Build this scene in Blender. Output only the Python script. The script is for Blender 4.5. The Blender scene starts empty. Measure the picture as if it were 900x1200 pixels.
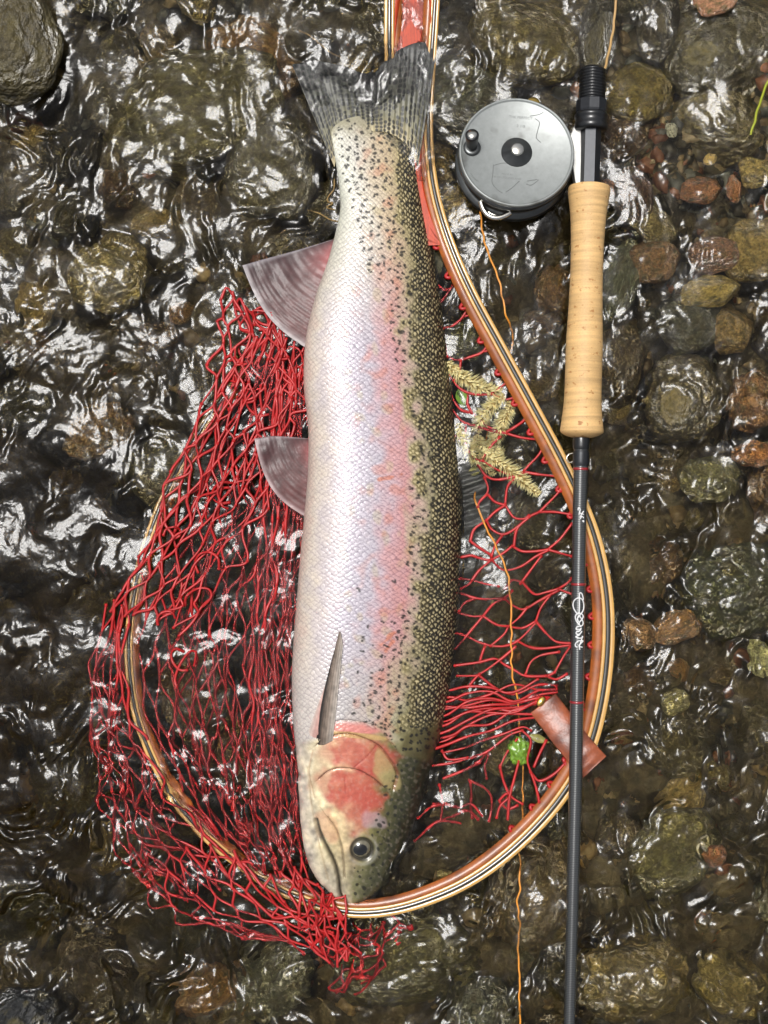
import bpy, bmesh, math, random
import numpy as np
from mathutils import Vector, Matrix, noise as mnoise

random.seed(7); RNG = np.random.default_rng(7)
scene = bpy.context.scene
COL = scene.collection
R = math.radians

# ------------------------------------------------------------------ camera
D = 0.90                 # camera height above the water, metres
S = 0.0006               # metres per photo pixel at water level (900 x 1200)
cam_d = bpy.data.cameras.new('camera'); cam = bpy.data.objects.new('camera', cam_d); COL.objects.link(cam)
cam.location = (0, 0, D); cam.rotation_euler = (0, 0, 0)
cam_d.sensor_fit = 'VERTICAL'; cam_d.sensor_height = 24; cam_d.lens = 24 * D / (1200 * S)
cam_d.clip_start = 0.02; cam_d.clip_end = 500
scene.camera = cam

# ------------------------------------------------------------------ sky and sun (bright overcast)
SUN_DIR = Vector((-0.20, 0.23, 1.0)).normalized()     # towards the sun
w = bpy.data.worlds.new('World'); scene.world = w; w.use_nodes = True
nt = w.node_tree; bg = nt.nodes['Background']
sky = nt.nodes.new('ShaderNodeTexSky'); sky.sky_type = 'NISHITA'; sky.sun_disc = False
sky.sun_elevation = math.asin(SUN_DIR.z); sky.sun_rotation = math.atan2(SUN_DIR.x, SUN_DIR.y)
sky.dust_density = 6.0; sky.air_density = 1.0; sky.ozone_density = 1.0
hs = nt.nodes.new('ShaderNodeHueSaturation'); hs.inputs['Saturation'].default_value = 0.30
nt.links.new(sky.outputs[0], hs.inputs['Color']); nt.links.new(hs.outputs[0], bg.inputs[0])
bg.inputs[1].default_value = 0.055
sl = bpy.data.lights.new('sun', 'SUN'); sl.energy = 1.5; sl.angle = R(19); sl.color = (1.0, 0.98, 0.95)
so = bpy.data.objects.new('sun', sl); COL.objects.link(so)
so.rotation_euler = SUN_DIR.to_track_quat('Z', 'Y').to_euler()
so.location = (0, 1, 3)
vs = scene.view_settings
vs.view_transform = 'Standard'; vs.look = 'None'; vs.exposure = 1.15; vs.gamma = 1; vs.use_curve_mapping = False
scene.render.engine = 'CYCLES'
cy = scene.cycles
cy.max_bounces = 10; cy.transmission_bounces = 8; cy.glossy_bounces = 4; cy.diffuse_bounces = 3; cy.transparent_max_bounces = 8
cy.caustics_reflective = True; cy.caustics_refractive = True; cy.blur_glossy = 0.0
cy.sample_clamp_indirect = 8.0; cy.use_denoising = True

# ------------------------------------------------------------------ helpers
def lin(c):
    c = np.asarray(c, float) / 255.0
    return np.where(c <= 0.04045, c / 12.92, ((c + 0.055) / 1.055) ** 2.4)
def P(x, y, z=0.0):
    """photo pixel at water-plane scale -> point at height z (metres)"""
    k = S * (D - z) / D
    return np.array([(x - 450.0) * k, (600.0 - y) * k, z])
def PV(pts):     # array (...,3) of px,py,z_mm -> world
    a = np.asarray(pts, float); z = a[..., 2] * 0.001; k = S * (D - z) / D
    return np.stack([(a[..., 0] - 450) * k, (600 - a[..., 1]) * k, z], -1)
def sstep(a, b, x):
    t = np.clip((x - a) / (b - a), 0, 1); return t * t * (3 - 2 * t)
def catmull(pts, n):
    p = np.asarray(pts, float); p = np.vstack([2 * p[0] - p[1], p, 2 * p[-1] - p[-2]])
    m = len(p) - 3; t = np.linspace(0, m - 1e-9, n); i = t.astype(int); f = (t - i)[:, None]
    a, b, c, d = p[i], p[i + 1], p[i + 2], p[i + 3]
    return 0.5 * ((2 * b) + (-a + c) * f + (2 * a - 5 * b + 4 * c - d) * f ** 2 + (-a + 3 * b - 3 * c + d) * f ** 3)
class Tile:
    """periodic band-limited noise, unit variance, one period = 1"""
    def __init__(self, n, seed, k0, k1, ax=1.0, ay=1.0, slope=0.0):
        g = np.random.default_rng(seed); f = np.fft.fft2(g.standard_normal((n, n)))
        kx = np.fft.fftfreq(n, 1 / n)[None, :] * ax; ky = np.fft.fftfreq(n, 1 / n)[:, None] * ay
        k = np.hypot(kx, ky); band = np.exp(-(np.log(np.maximum(k, 1e-6) / math.sqrt(k0 * k1)) / (0.5 * math.log(k1 / k0) + 1e-6)) ** 2)
        band = band * np.maximum(k, 1e-6) ** slope; band[0, 0] = 0
        a = np.fft.ifft2(f * band).real; self.a = a / a.std(); self.n = n
    def __call__(self, u, v):
        n = self.n; x = (u % 1.0) * n; y = (v % 1.0) * n
        i = np.floor(x).astype(int); j = np.floor(y).astype(int); fx = x - i; fy = y - j
        fx = fx * fx * (3 - 2 * fx); fy = fy * fy * (3 - 2 * fy)
        i %= n; j %= n; i1 = (i + 1) % n; j1 = (j + 1) % n; a = self.a
        return (a[j, i] * (1 - fx) + a[j, i1] * fx) * (1 - fy) + (a[j1, i] * (1 - fx) + a[j1, i1] * fx) * fy
T_broad = Tile(256, 1, 3, 12); T_warp = Tile(256, 2, 2, 8); T_mid = Tile(512, 3, 6, 24, slope=-0.5)
T_fine = Tile(512, 4, 12, 50, slope=-0.5); T_warp2 = Tile(256, 5, 2, 10)

def mesh_obj(name, V, F, mat=None, parent=None, smooth=True, col=None):
    me = bpy.data.meshes.new(name)
    V = np.ascontiguousarray(V, np.float32).reshape(-1, 3)
    if isinstance(F, np.ndarray):
        k = F.shape[1]
        me.vertices.add(len(V)); me.vertices.foreach_set('co', V.ravel())
        me.loops.add(F.size); me.loops.foreach_set('vertex_index', np.ascontiguousarray(F, np.int32).ravel())
        me.polygons.add(len(F)); me.polygons.foreach_set('loop_start', np.arange(0, F.size, k, dtype=np.int32))
        me.update(calc_edges=True)
    else:
        me.from_pydata(V.tolist(), [], F); me.update()
    me.polygons.foreach_set('use_smooth', np.full(len(me.polygons), smooth))
    if col is not None:
        c = np.ones((len(V), 4), np.float32); c[:, :3] = col
        me.color_attributes.new('Col', 'FLOAT_COLOR', 'POINT').data.foreach_set('color', c.ravel())
    o = bpy.data.objects.new(name, me); COL.objects.link(o)
    if mat: me.materials.append(mat)
    if parent: attach(o, parent)
    return o
def attach(o, parent):
    o.parent = parent
    o.matrix_parent_inverse = Matrix.Translation(parent.location).inverted() if parent.type == 'EMPTY' and parent.rotation_euler[:] == (0, 0, 0) else Matrix()
def grid_faces(n, m, wrap=False):
    i = np.arange(n - 1)[:, None]; mm = m if wrap else m - 1; j = np.arange(mm)[None, :]; j1 = (j + 1) % m
    return np.stack([i * m + j, i * m + j1, (i + 1) * m + j1, (i + 1) * m + j], -1).reshape(-1, 4)
def tag(o, label=None, cat=None, group=None, kind=None):
    for k, v in (('label', label), ('category', cat), ('group', group), ('kind', kind)):
        if v: o[k] = v
    return o
def empty(name, loc=(0, 0, 0)):
    o = bpy.data.objects.new(name, None); COL.objects.link(o); o.location = loc; o.empty_display_size = 0.02; return o
def tubes(L, rad, sides=6, cap=True):
    """L (N,k,3) polylines, rad scalar or (N,k) -> V, F"""
    L = np.asarray(L, float); N, k, _ = L.shape
    t = np.gradient(L, axis=1); t /= np.linalg.norm(t, axis=2, keepdims=True) + 1e-12
    ref = np.zeros_like(t); ref[..., 2] = 1; bad = np.abs(t[..., 2]) > 0.9; ref[bad] = (1, 0, 0)
    a = np.cross(t, ref); a /= np.linalg.norm(a, axis=2, keepdims=True) + 1e-12; b = np.cross(t, a)
    th = np.arange(sides) * 2 * math.pi / sides
    rad = np.broadcast_to(np.asarray(rad, float), (N, k))
    V = L[:, :, None] + rad[:, :, None, None] * (a[:, :, None] * np.cos(th)[:, None] + b[:, :, None] * np.sin(th)[:, None])
    base = grid_faces(k, sides, True)
    F = (base[None] + (np.arange(N) * k * sides)[:, None, None]).reshape(-1, 4)
    return V.reshape(-1, 3), F
def lathe(prof, axis_pts=None, n=40):
    """profile [(r, h)] around +Z -> V,F (closed at both ends when r=0)"""
    p = np.asarray(prof, float); th = np.arange(n) * 2 * math.pi / n
    V = np.stack([p[:, 0:1] * np.cos(th), p[:, 0:1] * np.sin(th), np.repeat(p[:, 1:2], n, 1)], -1).reshape(-1, 3)
    return V, grid_faces(len(p), n, True)
def place(V, origin, zaxis, xref=(1, 0, 0)):
    z = np.asarray(zaxis, float); z /= np.linalg.norm(z); x = np.asarray(xref, float); x = x - z * (x @ z); x /= np.linalg.norm(x); y = np.cross(z, x)
    return np.asarray(origin) + V[:, 0:1] * x + V[:, 1:2] * y + V[:, 2:3] * z
def join(parts):
    Vs, Fs, o = [], [], 0
    for V, F in parts: Vs.append(V); Fs.append(F + o); o += len(V)
    return np.vstack(Vs), np.vstack(Fs)
def poly_solid(pts, z0, z1, n_bev=2, bev=0.0008, ztop=None):
    """extruded polygon (world xy points) with a rounded top edge; ztop(x,y) optional"""
    p = np.asarray(pts, float)[:, :2]; k = len(p)
    area = 0.5 * np.sum(p[:, 0] * np.roll(p[:, 1], -1) - np.roll(p[:, 0], -1) * p[:, 1])
    if area < 0: p = p[::-1]
    e = np.roll(p, -1, 0) - np.roll(p, 1, 0); nrm = np.stack([e[:, 1], -e[:, 0]], 1); nrm /= np.linalg.norm(nrm, axis=1, keepdims=True) + 1e-12
    rings = [np.c_[p, np.full(k, z0)], np.c_[p, np.full(k, z1 - bev)]]
    for i in range(1, n_bev + 1):
        a = i / n_bev * math.pi / 2
        rings.append(np.c_[p - nrm * bev * (1 - math.cos(a)), np.full(k, z1 - bev + bev * math.sin(a))])
    V = np.vstack(rings); F = [tuple(f) for f in grid_faces(len(rings), k, True).tolist()]
    F.append(tuple(range((len(rings) - 1) * k, len(rings) * k))); F.append(tuple(range(k - 1, -1, -1)))
    return V, F

# ------------------------------------------------------------------ materials
ALB = 0.72
def mat(name, color=(0.5, 0.5, 0.5), rough=0.5, metal=0.0, coat=0.0, spec=0.5, attr=None, objcol=False, noise_s=None, noise_amt=0.3,
        bump_s=None, bump=0.0, bump_d=0.0005, stretch=None, coat_rough=0.05, noise2=None, transmission=0.0, alpha=1.0, sheen=0.0, sss=0.0):
    m = bpy.data.materials.new(name); m.use_nodes = True; t = m.node_tree; N = t.nodes; L = t.links; b = N['Principled BSDF']
    b.inputs['Roughness'].default_value = rough; b.inputs['Metallic'].default_value = metal
    b.inputs['Coat Weight'].default_value = coat; b.inputs['Coat Roughness'].default_value = coat_rough
    b.inputs['Specular IOR Level'].default_value = spec; b.inputs['Transmission Weight'].default_value = transmission
    b.inputs['Alpha'].default_value = alpha
    if sss: b.inputs['Subsurface Weight'].default_value = sss; b.inputs['Subsurface Radius'].default_value = (0.004, 0.002, 0.0015); b.inputs['Subsurface Scale'].default_value = 0.5
    tc = N.new('ShaderNodeTexCoord'); mp = N.new('ShaderNodeMapping'); L.new(tc.outputs['Object'], mp.inputs[0])
    if stretch: mp.inputs['Scale'].default_value = stretch
    if attr: src = N.new('ShaderNodeVertexColor'); src.layer_name = attr; c = src.outputs[0]
    elif objcol: src = N.new('ShaderNodeObjectInfo'); c = src.outputs['Color']
    else: src = N.new('ShaderNodeRGB'); src.outputs[0].default_value = (*color, 1); c = src.outputs[0]
    if noise_s:
        nz = N.new('ShaderNodeTexNoise'); nz.inputs['Scale'].default_value = noise_s; nz.inputs['Detail'].default_value = 6; nz.inputs['Roughness'].default_value = 0.65
        L.new(mp.outputs[0], nz.inputs[0])
        mr = N.new('ShaderNodeMapRange'); mr.inputs[1].default_value = 0.3; mr.inputs[2].default_value = 0.7; mr.inputs[3].default_value = 1 - noise_amt; mr.inputs[4].default_value = 1 + noise_amt
        L.new(nz.outputs[0], mr.inputs[0])
        mx = N.new('ShaderNodeMix'); mx.data_type = 'RGBA'; mx.blend_type = 'MULTIPLY'; mx.inputs[0].default_value = 1
        L.new(c, mx.inputs[6]); L.new(mr.outputs[0], mx.inputs[7]); c = mx.outputs[2]
    if noise2:    # (scale, colour, lo, hi): second tint through a noise mask
        n2 = N.new('ShaderNodeTexNoise'); n2.inputs['Scale'].default_value = noise2[0]; n2.inputs['Detail'].default_value = 5
        L.new(mp.outputs[0], n2.inputs[0])
        m2 = N.new('ShaderNodeMapRange'); m2.inputs[1].default_value = noise2[2]; m2.inputs[2].default_value = noise2[3]; L.new(n2.outputs[0], m2.inputs[0])
        x2 = N.new('ShaderNodeMix'); x2.data_type = 'RGBA'; L.new(m2.outputs[0], x2.inputs[0]); L.new(c, x2.inputs[6]); x2.inputs[7].default_value = (*noise2[1], 1); c = x2.outputs[2]
    if metal < 0.6:      # all paints share one albedo scale
        ms = N.new('ShaderNodeMix'); ms.data_type = 'RGBA'; ms.blend_type = 'MULTIPLY'; ms.inputs[0].default_value = 1; ms.inputs[7].default_value = (ALB, ALB, ALB, 1)
        L.new(c, ms.inputs[6]); c = ms.outputs[2]
    L.new(c, b.inputs['Base Color'])
    if bump_s:
        n3 = N.new('ShaderNodeTexNoise'); n3.inputs['Scale'].default_value = bump_s; n3.inputs['Detail'].default_value = 5; L.new(mp.outputs[0], n3.inputs[0])
        bp = N.new('ShaderNodeBump'); bp.inputs['Strength'].default_value = bump; bp.inputs['Distance'].default_value = bump_d
        L.new(n3.outputs[0], bp.inputs['Height']); L.new(bp.outputs[0], b.inputs['Normal'])
        if coat: L.new(bp.outputs[0], b.inputs['Coat Normal'])
    return m
M = {}
M['stone'] = mat('wet stone', objcol=True, rough=0.42, coat=0.75, coat_rough=0.08, noise_s=9, noise_amt=0.6, noise2=(2.6, tuple(lin((92, 82, 42))), 0.48, 0.70), bump_s=6, bump=0.45, bump_d=0.05)
M['bed'] = mat('river bed', color=tuple(lin((96, 86, 60))), rough=0.7, noise_s=120, noise_amt=0.6, noise2=(30, tuple(lin((48, 44, 26))), 0.45, 0.65), bump_s=220, bump=0.8, bump_d=0.003)
M['pebble'] = mat('pebbles', attr='Col', rough=0.5, noise_s=300, noise_amt=0.3, bump_s=500, bump=0.3)
M['fish'] = mat('trout skin', attr='Col', rough=0.44, metal=0.10, coat=0.4, coat_rough=0.10, noise_s=420, noise_amt=0.14, bump_s=300, bump=0.32, bump_d=0.0007)
M['fin'] = mat('fin membrane', attr='Col', rough=0.5, coat=0.12, coat_rough=0.2, spec=0.3, noise_s=160, noise_amt=0.25, bump_s=180, bump=0.5, bump_d=0.0006)
M['cord'] = mat('red coated cord', color=tuple(lin((180, 26, 26))), rough=0.5, coat=0.15, coat_rough=0.15, noise_s=150, noise_amt=0.28, bump_s=900, bump=0.3, bump_d=0.0004)
M['maple'] = mat('maple veneer', color=tuple(lin((214, 166, 92))), rough=0.3, coat=0.9, noise_s=90, noise_amt=0.16, stretch=(1, 1, 1))
M['ebony'] = mat('dark veneer', color=tuple(lin((46, 44, 38))), rough=0.3, coat=0.9, noise_s=140, noise_amt=0.35)
M['amber'] = mat('amber wood', color=tuple(lin((158, 84, 26))), rough=0.4, coat=0.25, spec=0.35, noise_s=130, noise_amt=0.28, noise2=(50, tuple(lin((100, 50, 22))), 0.5, 0.72))
M['mahog'] = mat('red hardwood', color=tuple(lin((190, 62, 18))), rough=0.4, coat=0.2, spec=0.3, noise_s=60, noise_amt=0.32, stretch=(9, 1, 1), noise2=(240, tuple(lin((120, 36, 16))), 0.55, 0.75))
M['leather'] = mat('wet leather', color=tuple(lin((156, 80, 46))), rough=0.42, coat=0.25, coat_rough=0.3, noise_s=120, noise_amt=0.3, noise2=(70, tuple(lin((88, 40, 24))), 0.45, 0.7), bump_s=600, bump=0.35, bump_d=0.0005)
M['brass'] = mat('brass', color=tuple(lin((212, 178, 96))), rough=0.25, metal=1.0)
M['black'] = mat('black anodised', color=tuple(lin((30, 31, 33))), rough=0.33, metal=0.3, noise_s=300, noise_amt=0.2, coat=0.3)
M['blacksat'] = mat('satin black', color=tuple(lin((48, 50, 54))), rough=0.42, metal=0.5, noise_s=500, noise_amt=0.15)
M['silver'] = mat('nickel silver', color=tuple(lin((200, 198, 190))), rough=0.22, metal=1.0, noise_s=200, noise_amt=0.1)
M['reelgrey'] = mat('lead grey enamel', color=tuple(lin((150, 154, 152))), rough=0.42, metal=0.35, coat=0.15, coat_rough=0.25, noise_s=240, noise_amt=0.10, noise2=(60, tuple(lin((108, 110, 106))), 0.58, 0.72))
M['reeldark'] = mat('dark gunmetal', color=tuple(lin((74, 76, 76))), rough=0.3, metal=0.75, noise_s=120, noise_amt=0.2)
M['footgrey'] = mat('brushed foot', color=tuple(lin((176, 176, 172))), rough=0.5, metal=0.6, noise_s=200, noise_amt=0.15)
M['engrave'] = mat('engraving', color=tuple(lin((122, 126, 124))), rough=0.6)
M['white'] = mat('white lettering', color=(0.8, 0.8, 0.8), rough=0.5)
M['redwrap'] = mat('red thread wrap', color=tuple(lin((150, 26, 34))), rough=0.35, coat=0.8)
M['line'] = mat('orange fly line', color=tuple(lin((226, 148, 50))), rough=0.4, coat=0.2, noise_s=300, noise_amt=0.15)
M['leader'] = mat('tan cord', color=tuple(lin((190, 152, 96))), rough=0.5)
M['catkin'] = mat('catkin', attr='Col', rough=0.7, noise_s=400, noise_amt=0.2)
M['leaf'] = mat('green leaf', color=tuple(lin((112, 150, 44))), rough=0.4, noise_s=2, noise_amt=0.5, coat=0.4)
M['olive'] = mat('olive leaf', color=tuple(lin((140, 134, 70))), rough=0.5, noise_s=200, noise_amt=0.3, coat=0.3)
M['twig'] = mat('dead twig', color=tuple(lin((140, 112, 62))), rough=0.6, noise_s=300, noise_amt=0.3)
def cork_mat():
    m = mat('cork', color=tuple(lin((226, 184, 124))), rough=0.62, noise_s=900, noise_amt=0.10, bump_s=900, bump=0.25, bump_d=0.0004)
    t = m.node_tree; N = t.nodes; L = t.links; b = N['Principled BSDF']; src = b.inputs['Base Color'].links[0].from_socket
    tc = N.new('ShaderNodeTexCoord'); mp = N.new('ShaderNodeMapping'); mp.inputs['Scale'].default_value = (18, 420, 18); L.new(tc.outputs['Object'], mp.inputs[0])
    nz = N.new('ShaderNodeTexNoise'); nz.inputs['Scale'].default_value = 1.0; nz.inputs['Detail'].default_value = 4; L.new(mp.outputs[0], nz.inputs[0])
    r1 = N.new('ShaderNodeMapRange'); r1.inputs[1].default_value = 0.35; r1.inputs[2].default_value = 0.7; r1.inputs[3].default_value = 1.08; r1.inputs[4].default_value = 0.70; L.new(nz.outputs[0], r1.inputs[0])
    x = N.new('ShaderNodeMix'); x.data_type = 'RGBA'; x.blend_type = 'MULTIPLY'; x.inputs[0].default_value = 1; L.new(src, x.inputs[6]); L.new(r1.outputs[0], x.inputs[7])
    # cork pits (lenticels)
    mp2 = N.new('ShaderNodeMapping'); mp2.inputs['Scale'].default_value = (160, 260, 160); L.new(tc.outputs['Object'], mp2.inputs[0])
    vz = N.new('ShaderNodeTexNoise'); vz.inputs['Scale'].default_value = 1.3; vz.inputs['Detail'].default_value = 3; L.new(mp2.outputs[0], vz.inputs[0])
    r2 = N.new('ShaderNodeMapRange'); r2.inputs[1].default_value = 0.63; r2.inputs[2].default_value = 0.70; L.new(vz.outputs[0], r2.inputs[0])
    y = N.new('ShaderNodeMix'); y.data_type = 'RGBA'; L.new(r2.outputs[0], y.inputs[0]); L.new(x.outputs[2], y.inputs[6]); y.inputs[7].default_value = (*lin((150, 104, 56)), 1)
    L.new(y.outputs[2], b.inputs['Base Color'])
    return m
M['cork'] = cork_mat()
def blank_mat():
    m = mat('carbon blank', color=tuple(lin((44, 47, 50))), rough=0.28, metal=0.35, coat=0.9, coat_rough=0.08)
    t = m.node_tree; N = t.nodes; L = t.links; b = N['Principled BSDF']
    tc = N.new('ShaderNodeTexCoord'); mp = N.new('ShaderNodeMapping'); mp.inputs['Scale'].default_value = (1, 1, 1); L.new(tc.outputs['Object'], mp.inputs[0])
    wv = N.new('ShaderNodeTexWave'); wv.wave_type = 'BANDS'; wv.bands_direction = 'Y'; wv.inputs['Scale'].default_value = 260; wv.inputs['Distortion'].default_value = 0.4; L.new(mp.outputs[0], wv.inputs[0])
    x = N.new('ShaderNodeMix'); x.data_type = 'RGBA'; L.new(wv.outputs['Fac'], x.inputs[0]); x.inputs[6].default_value = (*lin((40, 41, 42)), 1); x.inputs[7].default_value = (*lin((70, 72, 72)), 1)
    L.new(x.outputs[2], b.inputs['Base Color'])
    bp = N.new('ShaderNodeBump'); bp.inputs['Strength'].default_value = 0.25; bp.inputs['Distance'].default_value = 0.0004; L.new(wv.outputs['Fac'], bp.inputs['Height']); L.new(bp.outputs[0], b.inputs['Normal'])
    return m
M['blank'] = blank_mat()
def water_mat():
    m = bpy.data.materials.new('stream water'); m.use_nodes = True; t = m.node_tree; N = t.nodes; L = t.links; N.remove(N['Principled BSDF'])
    rf = N.new('ShaderNodeBsdfRefraction'); rf.inputs['Roughness'].default_value = 0.0; rf.inputs['IOR'].default_value = 1.333
    gl_ = N.new('ShaderNodeBsdfGlossy'); gl_.inputs['Roughness'].default_value = 0.12
    fr = N.new('ShaderNodeFresnel'); fr.inputs['IOR'].default_value = 1.333; mx = N.new('ShaderNodeMixShader')
    tc = N.new('ShaderNodeTexCoord'); nz = N.new('ShaderNodeTexNoise'); nz.inputs['Scale'].default_value = 130; nz.inputs['Detail'].default_value = 2.0; nz.inputs['Distortion'].default_value = 0.5
    L.new(tc.outputs['Object'], nz.inputs[0])
    bp = N.new('ShaderNodeBump'); bp.inputs['Strength'].default_value = 0.35; bp.inputs['Distance'].default_value = 0.0016; L.new(nz.outputs[0], bp.inputs['Height'])
    for nd in (rf, gl_, fr): L.new(bp.outputs[0], nd.inputs['Normal'])
    L.new(fr.outputs[0], mx.inputs[0]); L.new(rf.outputs[0], mx.inputs[1]); L.new(gl_.outputs[0], mx.inputs[2]); L.new(mx.outputs[0], N['Material Output'].inputs['Surface'])
    va = N.new('ShaderNodeVolumeAbsorption'); va.inputs['Color'].default_value = (0.64, 0.56, 0.30, 1); va.inputs['Density'].default_value = 19.0
    L.new(va.outputs[0], N['Material Output'].inputs['Volume'])
    return m
M['water'] = water_mat()

# ------------------------------------------------------------------ river bed
def bed_mm(px, py):
    """height of the bed in mm below the water at a photo pixel"""
    left = sstep(420, 60, px) * sstep(380, 620, py) * sstep(1250, 950, py)  # bed sunk at the left so depth darkens it like a person's shadow
    z = -46 - 75 * left + 14 * sstep(560, 800, px) * sstep(520, 150, py) + 6 * sstep(300, 0, py)
    return z
def axis(c0, c1, fine, far, grow=1.18):
    a = list(np.arange(c0, c1 + fine / 2, fine)); d = fine; x = a[-1]; r = []
    while x < far: d *= grow; x += d; r.append(x)
    d = fine; x = a[0]; l = []
    while x > -far: d *= grow; x -= d; l.append(x)
    return np.array(l[::-1] + a + r)
bx = axis(-0.42, 0.42, 0.006, 60); by = axis(-0.52, 0.52, 0.006, 60)
X, Y = np.meshgrid(bx, by); near = np.clip(1 - (np.hypot(X, Y) - 0.8) / 2.0, 0, 1)
Zb = bed_mm(X / S + 450, 600 - Y / S) * 0.001 + near * (0.006 * T_broad(X / 0.6, Y / 0.6) + 0.002 * T_mid(X / 0.4, Y / 0.4))
riverbed = mesh_obj('riverbed', np.stack([X, Y, Zb], -1), grid_faces(len(by), len(bx)), M['bed'])
tag(riverbed, kind='structure', label='olive brown stream bed of gravel under the running water')

def stone_mesh(seed, sub=4, ang=0.0):
    bm = bmesh.new(); bmesh.ops.create_icosphere(bm, subdivisions=sub, radius=1.0)
    o = Vector((seed * 7.3, seed * 3.1, seed * 1.7)); rr = random.Random(seed)
    planes = [(Vector((rr.gauss(0, 1), rr.gauss(0, 1), rr.gauss(0, 1))).normalized(), rr.uniform(0.62, 0.9)) for _ in range(7)] if ang else []
    for v in bm.verts:
        d = v.co.normalized(); r = 1 + 0.22 * mnoise.noise(d * 1.1 + o) + 0.10 * mnoise.noise(d * 2.6 + o) + 0.035 * mnoise.noise(d * 7 + o) + 0.012 * mnoise.noise(d * 18 + o)
        p = d * r
        for n, h in planes:
            e = p.dot(n) - h
            if e > 0: p -= n * e * ang
        v.co = p
    me = bpy.data.meshes.new('cobble'); bm.to_mesh(me); bm.free()
    me.polygons.foreach_set('use_smooth', np.full(len(me.polygons), True)); me.materials.append(M['stone']); return me
SM = [stone_mesh(i + 1, 4) for i in range(7)] + [stone_mesh(i + 20, 4, 0.85) for i in range(6)]
def stone(name, px, py, rx, ry, top, col, rot=0, h=0.6, mi=None, parent=None):
    """rx, ry radii in px; top = height of its top in mm; h = height/width"""
    me = SM[random.randrange(len(SM)) if mi is None else mi]
    if -1.5 < top < 6.5: top = top - 3.0
    hz = h * min(rx, ry) * S * 1.05; z = top * 0.001 - hz
    o = bpy.data.objects.new(name, me); COL.objects.link(o)
    o.location = P(px, py, top * 0.001 - hz * 0.4)[:2].tolist() + [z]
    o.scale = (rx * S, ry * S, hz); o.rotation_euler = (random.uniform(-.15, .15), random.uniform(-.15, .15), R(rot))
    col = np.array(col, float); col = col * .74 + .26 * col.mean() * np.array([1.12, 1.02, .70])
    o.color = (*(lin(col) * np.array([1.22, 1.22, 0.96])), 1)
    if parent: o.parent = parent
    return o
OL = (98, 88, 58); TAN = (142, 120, 76); RUST = (124, 88, 54); GR = (88, 88, 74); DK = (60, 54, 38); BR = (98, 80, 52)
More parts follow.
